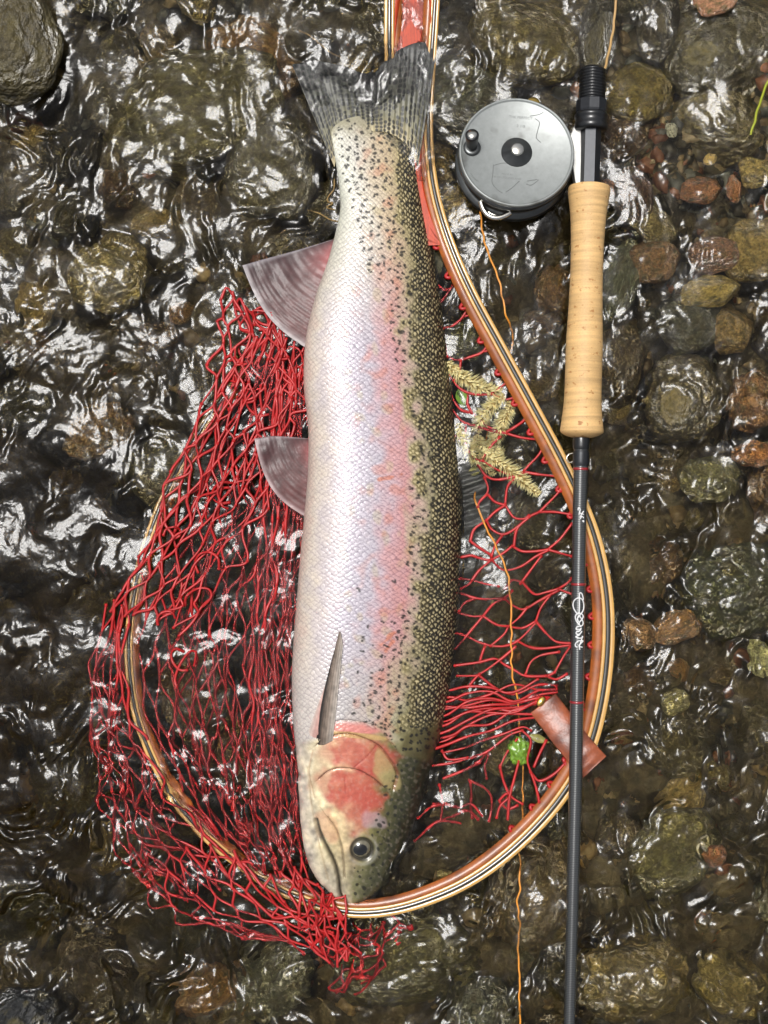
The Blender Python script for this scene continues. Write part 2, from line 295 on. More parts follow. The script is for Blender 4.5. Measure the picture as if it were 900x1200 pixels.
# the stones that stand out, each a thing of its own: px, py, rx, ry, top_mm, colour, rot, mesh, name, label
big = [
 (6, 42, 56, 74, 24, (70, 60, 36), 10, 1, 'boulder', 'glossy wet olive brown boulder standing clear of the rushing water'),
 (225, 130, 112, 72, -6, (96, 88, 56), 15, 2, 'boulder', 'broad olive boulder under rippled water up beside the tail fin'),
 (318, 195, 52, 66, -2, (92, 84, 60), 0, 4, 'boulder', 'dome shaped grey olive stone washed over just left of the fish tail'),
 (128, 322, 52, 46, -6, (134, 116, 66), 20, 0, 'stone', 'tan olive submerged round stone left of the purple anal fin'),
 (622, 44, 78, 56, -1, (106, 92, 52), -15, 3, 'boulder', 'broad mossy olive boulder awash above the grey reel'),
 (700, 42, 22, 54, 6, (62, 56, 44), -4, 1, 'stone', 'long dark shiny stone at the butt of the rod'),
 (850, 52, 84, 66, 3, (86, 76, 46), 25, 5, 'boulder', 'large olive boulder awash beneath the pink stone'),
 (842, -4, 26, 19, 9, (164, 108, 92), 20, 8, 'stone', 'pinkish stone poking out of the water beside large olive boulder'),
 (772, 32, 26, 42, 3, (70, 60, 44), -10, 0, 'stone', 'dark brown wet stone between two olive boulders'),
 (748, 112, 42, 36, -7, (120, 102, 48), 0, 2, 'stone', 'ochre olive submerged stone right of the threaded rod butt'),
 (744, 230, 22, 35, 3, (84, 54, 36), 5, 6, 'stone', 'chocolate brown egg shaped stone right of the reel seat'),
 (762, 262, 34, 22, -2, (118, 102, 66), -30, 9, 'stone', 'olive tan stone wedged below the chocolate brown egg shaped stone'),
 (823, 222, 26, 17, -4, (158, 94, 58), 8, 7, 'stone', 'rust orange oval stone lying in pale gravel'),
 (860, 222, 9, 17, -4, (164, 96, 56), 5, 9, 'stone', 'small narrow rust orange stone beside the rust oval stone'),
 (886, 200, 22, 22, 0, (164, 138, 76), 5, 10, 'stone', 'yellow tan angular stone below the green stem'),
 (768, 303, 29, 27, 4, (132, 92, 58), 10, 8, 'stone', 'rough brown block shaped stone split by a crack right of the cork grip'),
 (836, 298, 34, 23, 4, (128, 84, 62), 12, 11, 'stone', 'reddish brown rough stone above the ochre slab'),
 (836, 340, 38, 20, 4, (160, 134, 70), 12, 7, 'stone', 'ochre yellow slab of stone beneath the reddish brown stone'),
 (888, 292, 42, 40, 6, (146, 120, 66), 30, 9, 'stone', 'large sandy yellow stone beside the reddish brown stone'),
 (724, 335, 24, 62, -4, (84, 86, 66), -18, 12, 'stone', 'grey green slab standing alongside the cork grip'),
 (808, 378, 40, 36, -3, (74, 72, 58), 0, 3, 'stone', 'dark grey olive round stone below the ochre slab'),
 (860, 388, 26, 30, 0, (140, 110, 64), 0, 10, 'stone', 'tan stone right of the dark grey olive round stone'),
 (798, 468, 46, 54, 4, (98, 84, 54), 0, 1, 'boulder', 'round olive boulder breaking the surface right of the cork grip bottom'),
 (886, 470, 32, 36, 3, (132, 88, 50), 0, 2, 'stone', 'orange brown wet stone right of the round olive boulder'),
 (832, 562, 38, 28, -3, (112, 106, 62), 0, 0, 'stone', 'smooth moss green stone below the round olive boulder'),
 (884, 532, 24, 16, -4, (164, 98, 52), 0, 9, 'stone', 'rust orange stone under the orange brown wet stone'),
 (794, 735, 30, 20, -3, (158, 106, 54), 20, 4, 'stone', 'orange brown stone under water right of the net hoop'),
 (752, 742, 22, 17, -5, (136, 96, 66), -20, 6, 'stone', 'pale brown stone between net hoop and orange brown stone'),
 (893, 770, 16, 24, 1, (160, 156, 108), 0, 8, 'stone', 'pale greenish white stone beside the dark green pool'),
 (792, 822, 16, 14, -5, (138, 128, 84), 0, 5, 'stone', 'small khaki stone under rippled water right of the leather strap'),
 (838, 1003, 13, 14, -4, (150, 86, 50), 0, 3, 'stone', 'small round rusty stone among lower rippled olive stones'),
 (790, 1000, 60, 48, -8, (100, 92, 52), 30, 2, 'boulder', 'broad olive stone under glittering water beside the thin rod'),
 (740, 1150, 70, 50, -6, (116, 98, 54), 0, 0, 'boulder', 'mossy golden brown stone beside the lower rod blank'),
 (860, 690, 66, 60, -8, (72, 74, 44), 0, 3, 'boulder', 'dark green smooth boulder under clear glassy water'),
 (118, 505, 46, 32, -22, (126, 92, 50), 25, 4, 'stone', 'orange brown stone deep in the darkened water left of the net'),
 (228, 812, 44, 58, -24, (118, 92, 60), 10, 5, 'stone', 'brown stone seen through the red netting inside the hoop'),
 (470, 1130, 90, 60, -12, (92, 86, 52), 0, 1, 'boulder', 'olive stone under the loose red net tail'),
 (545, 400, 30, 26, -14, (98, 98, 62), 0, 0, 'stone', 'smooth sage green stone between the fish back and the hoop'),
 (4, 1212, 62, 40, 9, (12, 11, 10), 38, 1, 'boulder', 'smooth black rock shape standing in for a boot edge in the dark churned water'),  # boulder mesh stands in for what looks like a boot or wader edge
]
for (px, py, rx, ry, top, c, rot, mi, nm, lab) in big:
    tag(stone(nm, px, py, rx, ry, top, c, rot, mi=mi), lab, nm if nm == 'boulder' else 'stone')
# the other cobbles belong to the bed
placed = [(b[0], b[1], min(b[2], b[3]) * 0.9) for b in big]; n_c = 0; tries = 0
pal = [OL, OL, (84, 76, 48), (84, 76, 48), GR, DK, BR, (112, 98, 60), (76, 70, 50), TAN, RUST]
while n_c < 285 and tries < 30000:
    tries += 1
    px = random.uniform(-140, 1040); py = random.uniform(-140, 1340)
    r = random.choice([60, 46, 36, 28, 22, 18]) * random.uniform(0.8, 1.15) if tries < 5000 else random.uniform(13, 24)
    if any((px - a) ** 2 + (py - b) ** 2 < (0.78 * (r + c)) ** 2 for a, b, c in placed): continue
    placed.append((px, py, r)); n_c += 1
    bz = float(bed_mm(px, py)); top = min(bz + r * 0.62 * random.uniform(0.7, 1.15), -5)
    c = np.array(random.choice(pal)) * random.uniform(0.75, 1.15)
    stone('cobble', px, py, r * random.uniform(0.85, 1.2), r * random.uniform(0.75, 1.0), top, np.clip(c, 0, 255), random.uniform(0, 360), h=random.uniform(.5, .75), parent=riverbed)
# pebbles: too many to count
def pebbles(n):
    bm = bmesh.new(); bmesh.ops.create_icosphere(bm, subdivisions=1, radius=1.0); bm.verts.ensure_lookup_table()
    v0 = np.array([v.co[:] for v in bm.verts]); f0 = np.array([[v.index for v in f.verts] for f in bm.faces]); bm.free()
    px = RNG.uniform(-150, 1050, n); py = RNG.uniform(-150, 1350, n); k = n // 3
    px[:k] = RNG.normal(820, 90, k); py[:k] = RNG.normal(180, 110, k)
    r = RNG.gamma(3, 2.2, n).clip(3, 16) * S; th = RNG.uniform(0, 6.28, n)
    sc = r[:, None] * np.stack([RNG.uniform(.8, 1.3, n), RNG.uniform(.6, 1, n), RNG.uniform(.4, .7, n)], -1)
    V = v0[None] * (1 + 0.16 * RNG.standard_normal((n, len(v0), 1))) * sc[:, None]
    c, s = np.cos(th)[:, None], np.sin(th)[:, None]
    z = bed_mm(px, py) * 0.001; XY = PV(np.stack([px, py, z * 1000], -1)); XY[:, 2] += 0.006 * T_broad(XY[:, 0] / .6, XY[:, 1] / .6) + 0.002
    V = np.stack([V[..., 0] * c - V[..., 1] * s, V[..., 0] * s + V[..., 1] * c, V[..., 2]], -1) + XY[:, None]
    F = (f0[None] + (np.arange(n) * len(v0))[:, None, None]).reshape(-1, 3)
    cols = np.array([lin(c) for c in [(120, 104, 72), (92, 84, 60), (150, 128, 86), (140, 92, 60), (100, 100, 88), (70, 64, 46), (170, 150, 110)]])
    cc = cols[RNG.integers(0, len(cols), n)] * RNG.uniform(.6, 1.2, (n, 1))
    o = mesh_obj('gravel', V, F, M['pebble'], smooth=True, col=np.repeat(cc, len(v0), 0)); o.parent = riverbed; o['kind'] = 'stuff'
pebbles(3600)

# ------------------------------------------------------------------ fish outline (used by the water too)
FO = np.array([ # y, left, right
 (136, 420, 452), (138.5, 408, 466), (142, 400, 476), (148, 392, 484), (157, 388, 489), (175, 391, 489), (200, 395, 490), (225, 398, 493), (250, 398, 498), (300, 386, 509), (350, 369, 517), (400, 358, 523), (450, 356, 529),
 (500, 361, 534), (550, 361, 540), (600, 357, 542), (650, 352, 541), (700, 348, 539), (750, 344, 535), (800, 342, 529), (850, 344, 521), (880, 347, 512),
 (920, 350, 499), (960, 352, 487), (1000, 358, 472), (1025, 368, 459), (1042, 382, 447), (1052, 394, 436), (1058, 405, 424), (1060, 412, 417)], float)
FOC = catmull(FO, 2000)
def fish_lr(y):
    c = FOC; return np.interp(y, c[:, 0], c[:, 1]), np.interp(y, c[:, 0], c[:, 2])

# ------------------------------------------------------------------ water
def gauss(px, py, cx, cy, sx, sy): return np.exp(-((px - cx) / sx) ** 2 - ((py - cy) / sy) ** 2)
def water_h(X, Y):
    px = X / S + 450; py = 600 - Y / S
    act = 0.80 + 0.75 * sstep(720, 1000, py) + 0.75 * sstep(660, 780, px) * sstep(380, 560, py) + 0.25 * gauss(px, py, 130, 220, 220, 250) + 0.65 * gauss(px, py, 170, 1080, 230, 140) - 0.42 * gauss(px, py, 60, 740, 130, 160) \
        - 0.25 * gauss(px, py, 840, 230, 130, 200) + 0.2 * gauss(px, py, 820, 850, 160, 350) - 0.55 * gauss(px, py, 540, 640, 120, 300) + 0.25 * gauss(px, py, 560, 1120, 160, 100) - 0.40 * gauss(px, py, 250, 720, 110, 220)
    act = np.clip(act, 0.12, 1.75) * (0.28 + 0.95 * sstep(-1.0, 1.2, T_broad(X / 0.42 + .15, Y / 0.42 + .6)))
    wx = X + 0.009 * T_warp(X / 0.5, Y / 0.5) + 0.0018 * T_warp2(X / 0.16, Y / 0.16); wy = Y + 0.009 * T_warp2(X / 0.5 + .3, Y / 0.5) + 0.0018 * T_warp(X / 0.16, Y / 0.16 + .4)
    a1 = R(25); u1 = wx * math.cos(a1) + wy * math.sin(a1); v1 = -wx * math.sin(a1) + wy * math.cos(a1)
    mid_a = T_mid(wx / 0.30, wy / 0.62); mid_b = T_mid(u1 / 0.66 + .37, v1 / 0.30 + .1)
    mix = sstep(560, 250, px) * sstep(250, 480, py)
    mid = mid_a * (1 - mix) + mid_b * mix; big_w = sstep(-.3, 1.1, T_broad(X / .5 + .55, Y / .5 + .05)); mid = mid * (1 - big_w) + 1.7 * T_mid(wx / 0.52 + .2, wy / 0.95 + .7) * big_w
    fine = T_fine(wx / 0.24 + .5, wy / 0.40)
    calm = sstep(-1.1, 1.0, T_broad(X / 0.3 + .77, Y / 0.3 + .21)); fine = fine * (0.35 + 0.75 * calm) * (1 - .35 * gauss(px, py, 150, 250, 220, 240)); mid = mid * (1 + .25 * gauss(px, py, 150, 250, 220, 240))
    h = 0.0011 * T_broad(X / 0.55, Y / 0.55) + act * (0.00085 * mid + 0.00058 * fine * (0.5 + 0.5 * sstep(-.5, 1, mid_a)))
    # bow waves and standing ripples
    for cx, cy, sx, sy, ang, lam, amp in ((120, 985, 95, 65, 62, 13, 1.25), (110, 1165, 120, 60, 22, 13, 1.35), (260, 1130, 95, 65, 45, 16, 1.15), (800, 850, 95, 85, 49, 14, .95), (760, 1080, 120, 90, 58, 15, 1.0), (860, 1000, 70, 100, 38, 12, .85), (530, 1140, 120, 55, 62, 14, .9), (835, 620, 80, 80, 45, 15, .8), (730, 560, 50, 90, 30, 12, .6), (60, 470, 100, 70, 40, 17, .8),
                                          (190, 470, 60, 80, -30, 15, .6), (90, 250, 90, 60, 55, 15, .6), (760, 960, 60, 50, 20, 10, .6), (430, 90, 70, 50, 8, 9, .35), (760, 520, 60, 60, 60, 12, .5)):
        a = R(ang); ph = ((wx / S + 450 - cx) * math.cos(a) + (600 - wy / S - cy) * math.sin(a)) * 2 * math.pi / lam
        h = h + 0.00055 * amp * gauss(px, py, cx, cy, sx, sy) * np.sin(ph + 1.1 * T_warp(X / .2 + cx, Y / .2)) * sstep(-1.3, 1.0, T_broad(X / .3 + cy * .01, Y / .3))
    # water heaping against the fish's back and the hoop
    l, r = fish_lr(py); inside = (py > 130) & (py < 1058)
    dr = px - (r - 14); h = h + np.where(inside, 0.0004 * np.exp(-np.clip(np.abs(dr), 0, 60) / 7.0), 0)
    # water mounding over shallow stones
    for b in big:
        if -9 < b[4] < 5: h = h + 0.0016 * gauss(px, py, b[0], b[1], b[2] * .9, b[3] * .9)
    return h
wxs = axis(-0.36, 0.36, 0.00125, 60, 1.25); wys = axis(-0.45, 0.45, 0.00125, 60, 1.25)
X, Y = np.meshgrid(wxs, wys); fade = np.clip(1.6 - np.hypot(np.maximum(np.abs(X) - .36, 0), np.maximum(np.abs(Y) - .45, 0)) / 0.03, 0, 1)
Zw = water_h(X, Y) * fade
water = mesh_obj('stream_water', np.stack([X, Y, Zw], -1), grid_faces(len(wys), len(wxs)), M['water'])
tag(water, kind='structure', label='clear shallow stream water rippling over the stones')

# ------------------------------------------------------------------ the trout
def build_fish():
    root = empty('trout', P(450, 600, -0.03)); tag(root, 'rainbow coloured trout with pink stripe and black spots lying on the red net', 'fish')
    ny = 1150; yy = np.concatenate([np.linspace(136, 1000, 1000), 1000 + 60 * (1 - (1 - np.linspace(0.01, 1, 190)) ** 1.6)])
    th = np.concatenate([np.linspace(R(-24), R(204), 360, endpoint=False), np.linspace(R(204), R(336), 26, endpoint=False)])
    l, r = fish_lr(yy); hw = (r - l) / 2; xc = (r + l) / 2
    ratio = np.interp(yy, [136, 165, 195, 235, 270, 400, 600, 820, 900, 980, 1040, 1060], [0.01, 0.09, 0.26, 0.42, 0.48, 0.52, 0.55, 0.56, 0.54, 0.50, 0.46, 0.4])
    zt = hw * ratio                                            # half thickness in px
    zc = np.interp(yy, [136, 165, 230, 300, 600, 850, 1000, 1060], [-1.5, 0, 3, 4, 3, 2, 1, -2]) # centre height mm
    c = np.cos(th); s = np.sin(th); e = 0.86
    cx = np.sign(c) * np.abs(c) ** e; cz = np.sign(s) * np.abs(s) ** 0.95
    PX = xc[:, None] + hw[:, None] * cx[None]; PY = np.repeat(yy[:, None], len(th), 1)
    Zmm = zc[:, None] + zt[:, None] * S * 1000 * cz[None] - (PX - xc[:, None]) * S * 1000 * 0.19
    sv = (PX - l[:, None]) / np.maximum(r - l, 1)[:, None]
    top = np.sin(th)[None] > -0.42
    # arc-length coordinates for the scales
    W0 = PV(np.stack([PX, PY, Zmm], -1))
    dv = np.linalg.norm(np.diff(W0, axis=1), axis=2); bl = np.concatenate([np.zeros((len(yy), 1)), np.cumsum(dv, 1)], 1)
    i90 = np.argmin(np.abs(th - R(90))); bl = (bl - bl[:, i90:i90 + 1]) * 1000
    bref = np.interp(yy, [128, 250, 450, 600, 800, 900], [0.62, 0.68, 0.92, 1.0, 1.0, 0.95]); b = bl / bref[:, None]  # rows run along the body
    a = (PY - 128) * S * 1000
    a = a + 0.5 * T_broad(a / 90, b / 90); b = b + 0.35 * T_broad(a / 80 + .3, b / 80)
    la, lb = 3.7, 2.75                                          # pitch along / across, mm (staggered)
    lam_b = b / lb; best = np.full(b.shape, -1e9); dist = np.full(b.shape, 9.0); sid = np.zeros(b.shape)
    rad = 2.55
    j0 = np.round(lam_b)
    for dj in (-1, 0, 1):
        j = j0 + dj; off = np.where(np.mod(j, 2) == 0, 0, 0.5)
        for di in (-1, 0, 1):
            i = np.round(a / la - off) + di; ca = (i + off) * la; cb = j * lb
            da = a - ca; db = b - cb; d = np.hypot(da * 0.92, db * 0.9)
            ok = (d < rad) & (ca > best)     # the scale nearer the head lies on top
            best = np.where(ok, ca, best); dist = np.where(ok, d, dist); sid = np.where(ok, np.mod(np.sin(i * 12.9898 + j * 78.233) * 43758.5453, 1), sid)
    da = a - best; q = np.clip(dist / rad, 0, 1)
    edge = sstep(0.70, 0.98, q); lift = np.clip(-da / rad, -1, 1)          # free edge points to the tail (up in the picture)
    body = sstep(872, 852, PY + 0.20 * (PX - 430)) * sstep(135, 150, PY)
    belly = 0.45 + 0.55 * sstep(0.02, 0.14, sv)
    disp = body * belly * (0.20 * (1 - edge) * (0.55 + 0.45 * lift) - 0.10 * edge)                # mm
    # ---------------- colours (albedo)
    def ramp(sv, stops):
        xs = [p[0] for p in stops]; cs = np.array([lin(p[1]) for p in stops]); return np.stack([np.interp(sv, xs, cs[:, k]) for k in range(3)], -1)
    n1 = T_broad(PX / 260, PY / 400); n2 = T_mid(PX / 300, PY / 300); svn = sv + 0.018 * n1 + 0.016 * n2
    ped = ramp(svn, [(0, (214, 216, 200)), (.25, (220, 217, 204)), (.45, (214, 200, 174)), (.6, (206, 186, 152)), (.75, (172, 160, 112)), (.88, (112, 102, 62)), (1, (60, 55, 34))])
    mid = ramp(svn, [(0, (218, 198, 184)), (.06, (220, 208, 194)), (.15, (204, 194, 192)), (.3, (192, 186, 196)), (.43, (192, 184, 194)), (.54, (206, 166, 170)), (.64, (208, 154, 152)), (.70, (202, 176, 158)),
                     (.78, (164, 156, 120)), (.84, (122, 112, 72)), (.92, (70, 64, 38)), (1, (44, 41, 26))])
    sho = ramp(svn, [(0, (214, 206, 198)), (.15, (208, 200, 194)), (.35, (190, 186, 184)), (.5, (196, 182, 172)), (.58, (204, 164, 146)), (.64, (188, 180, 150)), (.72, (150, 144, 104)), (.8, (108, 100, 62)), (1, (46, 43, 28))])
    w1 = sstep(230, 420, PY)[..., None]; w2 = sstep(720, 850, PY)[..., None]
    col = ped * (1 - w1) + mid * w1; col = col * (1 - w2) + sho * w2
    # mottling: worn, greenish and peach patches
    g1 = sstep(.9, 1.8, T_broad(PX / 210 + .2, PY / 260 + .6)) * sstep(.2, .35, sv) * sstep(.75, .55, sv); col = col * (1 - .35 * g1[..., None]) + lin((188, 176, 128)) * .35 * g1[..., None]
    g2 = .8 * sstep(.5, 2.6, T_broad(PX / 240 + .7, PY / 240 + .1) + .7 * n2) * sstep(.12, .5, sv) * sstep(.74, .66, sv); col = col * (1 - .5 * g2[..., None]) + lin((206, 128, 100)) * .5 * g2[..., None]
    for (x0, y0, x1, y1, ww) in ((520 - 60, 752, 452, 762, 4), (446, 562, 470, 556, 2.5), (462, 742, 446, 756, 3)):
        t = np.clip(((PX - x0) * (x1 - x0) + (PY - y0) * (y1 - y0)) / ((x1 - x0) ** 2 + (y1 - y0) ** 2), 0, 1); dd = np.hypot(PX - x0 - t * (x1 - x0), PY - y0 - t * (y1 - y0)) + 1.2 * n2
        k = (0.7 * sstep(ww, ww * .3, dd))[..., None]; col = col * (1 - k) + lin((206, 116, 76)) * k
    # scales: lighter plate, darker seam; golden beads on the back
    back = sstep(0.715, 0.80, svn + .03 * n1 + 0.10 * sstep(330, 180, PY) + 0.04 * sstep(780, 860, PY)) * body
    seam = (body * (1 - back) * edge * (0.42 + 0.18 * sstep(.1, .3, sv)))[..., None]; col = col * (1 - seam) + col * lin((150, 140, 160)) * seam
    col = col * (1 + (body * (0.10 * (sid - .5) + 0.06 * (1 - edge)))[..., None])
    bead = sstep(0.62, 0.34, np.hypot(da + 0.25, 0.0 * da) / rad * 0.0 + q) * (0.55 + 0.45 * sid)
    gold = lin((222, 206, 158)); dark = ramp(sv, [(.70, (140, 128, 86)), (.77, (78, 68, 38)), (.87, (38, 33, 18)), (1, (24, 22, 13))])
    fadeR = (1 - 0.45 * sstep(.9, 1.0, sv))
    bc = dark * (1 - (bead * fadeR)[..., None]) + gold * (bead * fadeR)[..., None]
    col = col * (1 - back[..., None]) + bc * back[..., None]
    # black spots
    sp = np.zeros(PX.shape); rg = np.random.default_rng(11); spots = []
    tr = 0
    while len(spots) < 1150 and tr < 90000:
        tr += 1; y = rg.uniform(140, 880); L_, R_ = fish_lr(y); s_ = rg.uniform(0.03, 1.0)
        thr = np.interp(y, [140, 200, 260, 330, 500, 720, 800, 860], [.05, .08, .22, .56, .70, .66, .45, .45])
        dens = sstep(thr - .03, thr + .25, s_) * np.interp(y, [140, 300, 880], [1.0, .85, .75])
        if y < 330: dens = max(dens, .16 if s_ > thr * .8 else 0)
        if y > 680 and .3 < s_ < .7: dens = max(dens, .004)
        if rg.uniform() > dens: continue
        x = L_ + s_ * (R_ - L_); md = 6.2 if s_ > .8 else 7.5
        if any(abs(y - q_[1]) < md and (x - q_[0]) ** 2 + (y - q_[1]) ** 2 < md ** 2 for q_ in spots): continue
        spots.append((x, y))
    for (x, y) in spots:
        i0 = np.searchsorted(yy, y - 7); i1 = np.searchsorted(yy, y + 7); sl = slice(i0, i1)
        px_s = PX[sl] + .8 * n2[sl]; py_s = PY[sl] + .8 * n1[sl]
        for _ in range(rg.integers(2, 5)):
            ox, oy = rg.normal(0, 1.3, 2); r0 = rg.uniform(1.1, 1.95); d = np.hypot(px_s - x - ox, (py_s - y - oy) * 1.1) / r0
            sp[sl] = np.maximum(sp[sl], sstep(1.3, .6, d) * top)
    sp = sp * (0.95 - 0.20 * edge * body)
    col = col * (1 - sp[..., None]) + lin((24, 22, 18)) * sp[..., None]
    tb = (sstep(172, 140, PY + 10 * (np.abs(PX - 438) / 50) ** 2 * -1.0 + 3 * n2 + 3 * n1) * top)[..., None] * .75
    col = col * (1 - tb) + (lin((150, 142, 108)) * (1 - sp[..., None]) + lin((28, 28, 22)) * sp[..., None]) * tb
    # ---------------- head
    hd = sstep(-4, 4, PY - np.interp(PX, [344, 372, 384, 400, 425, 445, 458, 470, 500, 520], [872, 866, 850, 846, 848, 856, 868, 884, 892, 880]))
    hcol = ramp(svn, [(0, (222, 210, 196)), (.12, (214, 202, 172)), (.3, (216, 198, 150)), (.5, (206, 178, 140)), (.6, (150, 140, 90)), (.7, (98, 94, 54)), (.84, (62, 62, 38)), (1, (40, 40, 28))])
    sn = ramp(svn, [(0, (206, 196, 176)), (.25, (204, 192, 164)), (.40, (190, 178, 144)), (.52, (128, 124, 88)), (.72, (88, 88, 58)), (1, (52, 52, 36))])
    k = sstep(985, 1035, PY)[..., None]; hcol = hcol * (1 - k) + sn * k
    hcol = hcol * (1 + 0.14 * n2[..., None] + 0.10 * n1[..., None] + .10 * T_fine(PX / 260, PY / 260)[..., None])
    def blob(cx_, cy_, rx, ry, c_, amt, rot=0, soft=.45, nz=.22):
        nonlocal hcol
        ca, sa = math.cos(R(rot)), math.sin(R(rot)); dx = PX - cx_; dy = PY - cy_
        d = np.hypot((dx * ca + dy * sa) / rx, (-dx * sa + dy * ca) / ry) + nz * n2 * .6 + nz * .5 * n1
        m_ = (amt * sstep(1 + soft / 2, 1 - soft / 2, d))[..., None]; hcol = hcol * (1 - m_) + lin(c_) * m_
    blob(419, 884, 44, 21, (200, 84, 74), .80, 8, nz=.16, soft=.7); blob(410, 922, 38, 24, (198, 76, 64), .80, 14, nz=.2, soft=.7); blob(420, 946, 26, 24, (198, 92, 76), .75, 60, soft=.9)
    m_ = (.11 * sstep(.2, 1.6, T_fine(PX / 200, PY / 200)) * top)[..., None]; hcol = hcol * (1 - m_) + lin((224, 206, 190)) * m_
    blob(438, 962, 13, 11, (196, 176, 186), .45); blob(376, 905, 12, 30, (214, 190, 150), .5, 10); blob(386, 968, 12, 20, (226, 170, 130), .55, -20)
    blob(414, 852, 38, 7, (222, 136, 130), .9, 4, nz=.05); blob(418, 862, 36, 3.5, (206, 170, 110), .85, 6, nz=.05)
    blob(452, 905, 10, 26, (196, 178, 120), .6, -25)
    def pline(pts, n=60):
        q_ = catmull(np.array(pts, float), n); return q_
    def dline(pts):
        q_ = pline(pts); i0 = np.searchsorted(yy, q_[:, 1].min() - 16); i1 = np.searchsorted(yy, q_[:, 1].max() + 16); d = np.full(PX.shape, 99.0); sg = np.zeros(PX.shape)
        px_ = PX[i0:i1]; py_ = PY[i0:i1]; bd = np.full(px_.shape, 1e9); bs = np.zeros(px_.shape)
        for k_ in range(len(q_) - 1):
            ex, ey = q_[k_ + 1] - q_[k_]; t = np.clip(((px_ - q_[k_, 0]) * ex + (py_ - q_[k_, 1]) * ey) / (ex * ex + ey * ey + 1e-9), 0, 1)
            dx = px_ - q_[k_, 0] - t * ex; dy = py_ - q_[k_, 1] - t * ey; dd = np.hypot(dx, dy); better = dd < bd
            bd = np.where(better, dd, bd); bs = np.where(better, np.sign(ex * dy - ey * dx), bs)
        d[i0:i1] = bd; sg[i0:i1] = bs; return d, sg
    def crease(pts, depth, width, dark_c, amt, step=0.0, stepw=9):
        nonlocal hcol, disp
        d, sg = dline(pts); t = top.astype(float) * (np.ones_like(PX))
        disp = disp - t * depth * np.exp(-(d / width) ** 2) + t * step * sg * np.exp(-d / stepw)
        m_ = (t * amt * np.exp(-(d / (width * .8)) ** 2))[..., None]; hcol = hcol * (1 - m_) + lin(dark_c) * m_
    crease([(372, 872), (384, 864), (409, 860), (440, 871), (456, 888), (466, 906), (462, 925)], .8, 1.7, (120, 62, 40), .7, step=-.9, stepw=7)
    crease([(384, 848), (400, 844), (425, 846), (446, 854), (460, 872)], .6, 1.6, (140, 86, 72), .5, step=-.6, stepw=7)
    crease([(374, 912), (384, 904), (398, 900), (418, 902), (436, 911), (448, 921)], .8, 1.4, (96, 44, 34), .75, step=-.7, stepw=8)
    crease([(441, 874), (428, 888), (415, 899)], .25, .9, (150, 34, 30), .7)
    crease([(404, 912), (405, 930)], .2, 1.0, (160, 40, 34), .5)
    crease([(370, 962), (375, 978), (384, 996), (393, 1014), (397, 1032), (398, 1046), (402, 1060)], 3.0, 2.4, (36, 30, 22), .92, step=.5)      # mouth
    crease([(384, 958), (394, 972), (400, 990), (403, 1010), (404, 1028)], 1.0, 1.5, (104, 88, 66), .65, step=-.6)                          # maxilla
    crease([(360, 900), (364, 940), (374, 990), (384, 1030)], .5, 1.6, (176, 150, 110), .35)
    crease([(366, 880), (362, 905), (368, 935)], .4, 1.3, (186, 140, 100), .4)
    de = np.hypot(PX - 424.5, PY - 995.5); ring = top * 1.0
    disp += ring * (0.35 * np.exp(-((de - 18) / 4) ** 2) - 1.6 * sstep(16, 12, de))
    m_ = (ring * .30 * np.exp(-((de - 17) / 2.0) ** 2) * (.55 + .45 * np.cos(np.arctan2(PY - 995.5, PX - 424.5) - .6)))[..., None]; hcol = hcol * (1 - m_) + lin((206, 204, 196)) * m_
    m_ = (ring * .9 * sstep(15.5, 13, de))[..., None]; hcol = hcol * (1 - m_) + lin((40, 36, 28)) * m_
    disp -= ring * 1.0 * np.exp(-(np.hypot(PX - 421, PY - 1038) / 2.2) ** 2)                                                    # nostril
    hs_ = np.zeros(PX.shape); hp = []
    while len(hp) < 95:
        y = rg.uniform(872, 1050); L_, R_ = fish_lr(y); s_ = rg.uniform(.5, .97); x = L_ + s_ * (R_ - L_)
        if s_ < np.interp(y, [872, 960, 1000, 1050], [.72, .66, .56, .42]) or math.hypot(x - 424, y - 995) < 20: continue
        if any((x - q_[0]) ** 2 + (y - q_[1]) ** 2 < 42 for q_ in hp): continue
        hp.append((x, y)); d = np.hypot(PX - x + .9 * n2, (PY - y) * rg.uniform(.75, 1.3) + .9 * n1) / rg.uniform(.9, 2.3); hs_ = np.maximum(hs_, sstep(1.3, .7, d) * top)
    hcol = hcol * (1 - .85 * hs_[..., None]) + lin((34, 34, 24)) * .85 * hs_[..., None]
    col = col * (1 - hd[..., None]) + hcol * hd[..., None]
    disp = disp + 0.10 * n2 * (1 - body) 
    # ---------------- geometry
    du = np.gradient(W0, axis=0); dw = np.gradient(W0, axis=1); nrm = np.cross(dw, du); nrm /= np.linalg.norm(nrm, axis=2, keepdims=True) + 1e-12
    outw = np.stack([cx[None] * np.ones_like(PX), 0 * PX, cz[None] * np.ones_like(PX)], -1); nrm *= np.sign((nrm * outw).sum(-1, keepdims=True) + 1e-9)
    taper = sstep(1061, 1057, PY)
    V = W0 + nrm * (disp * 0.001 * np.where(top, 1, .2) * taper)[..., None]
    m = len(th); F = grid_faces(len(yy), m, True)
    Vf = V.reshape(-1, 3); cf = np.clip(col, 0, 1).reshape(-1, 3) * np.array([.95, .935, .925])
    # end caps
    nv = len(Vf); Vf = np.vstack([Vf, V[0].mean(0), V[-1].mean(0)]); cf = np.vstack([cf, cf[0], cf[nv - 1]])
    j = np.arange(m); c0 = np.stack([np.full(m, nv), (j + 1) % m, j, j], -1); c1 = np.stack([np.full(m, nv + 1), nv - m + j, nv - m + (j + 1) % m, nv - m + (j + 1) % m], -1)
    bodyo = mesh_obj('body', Vf, F[:, ::-1].copy(), M['fish'], root, col=cf)
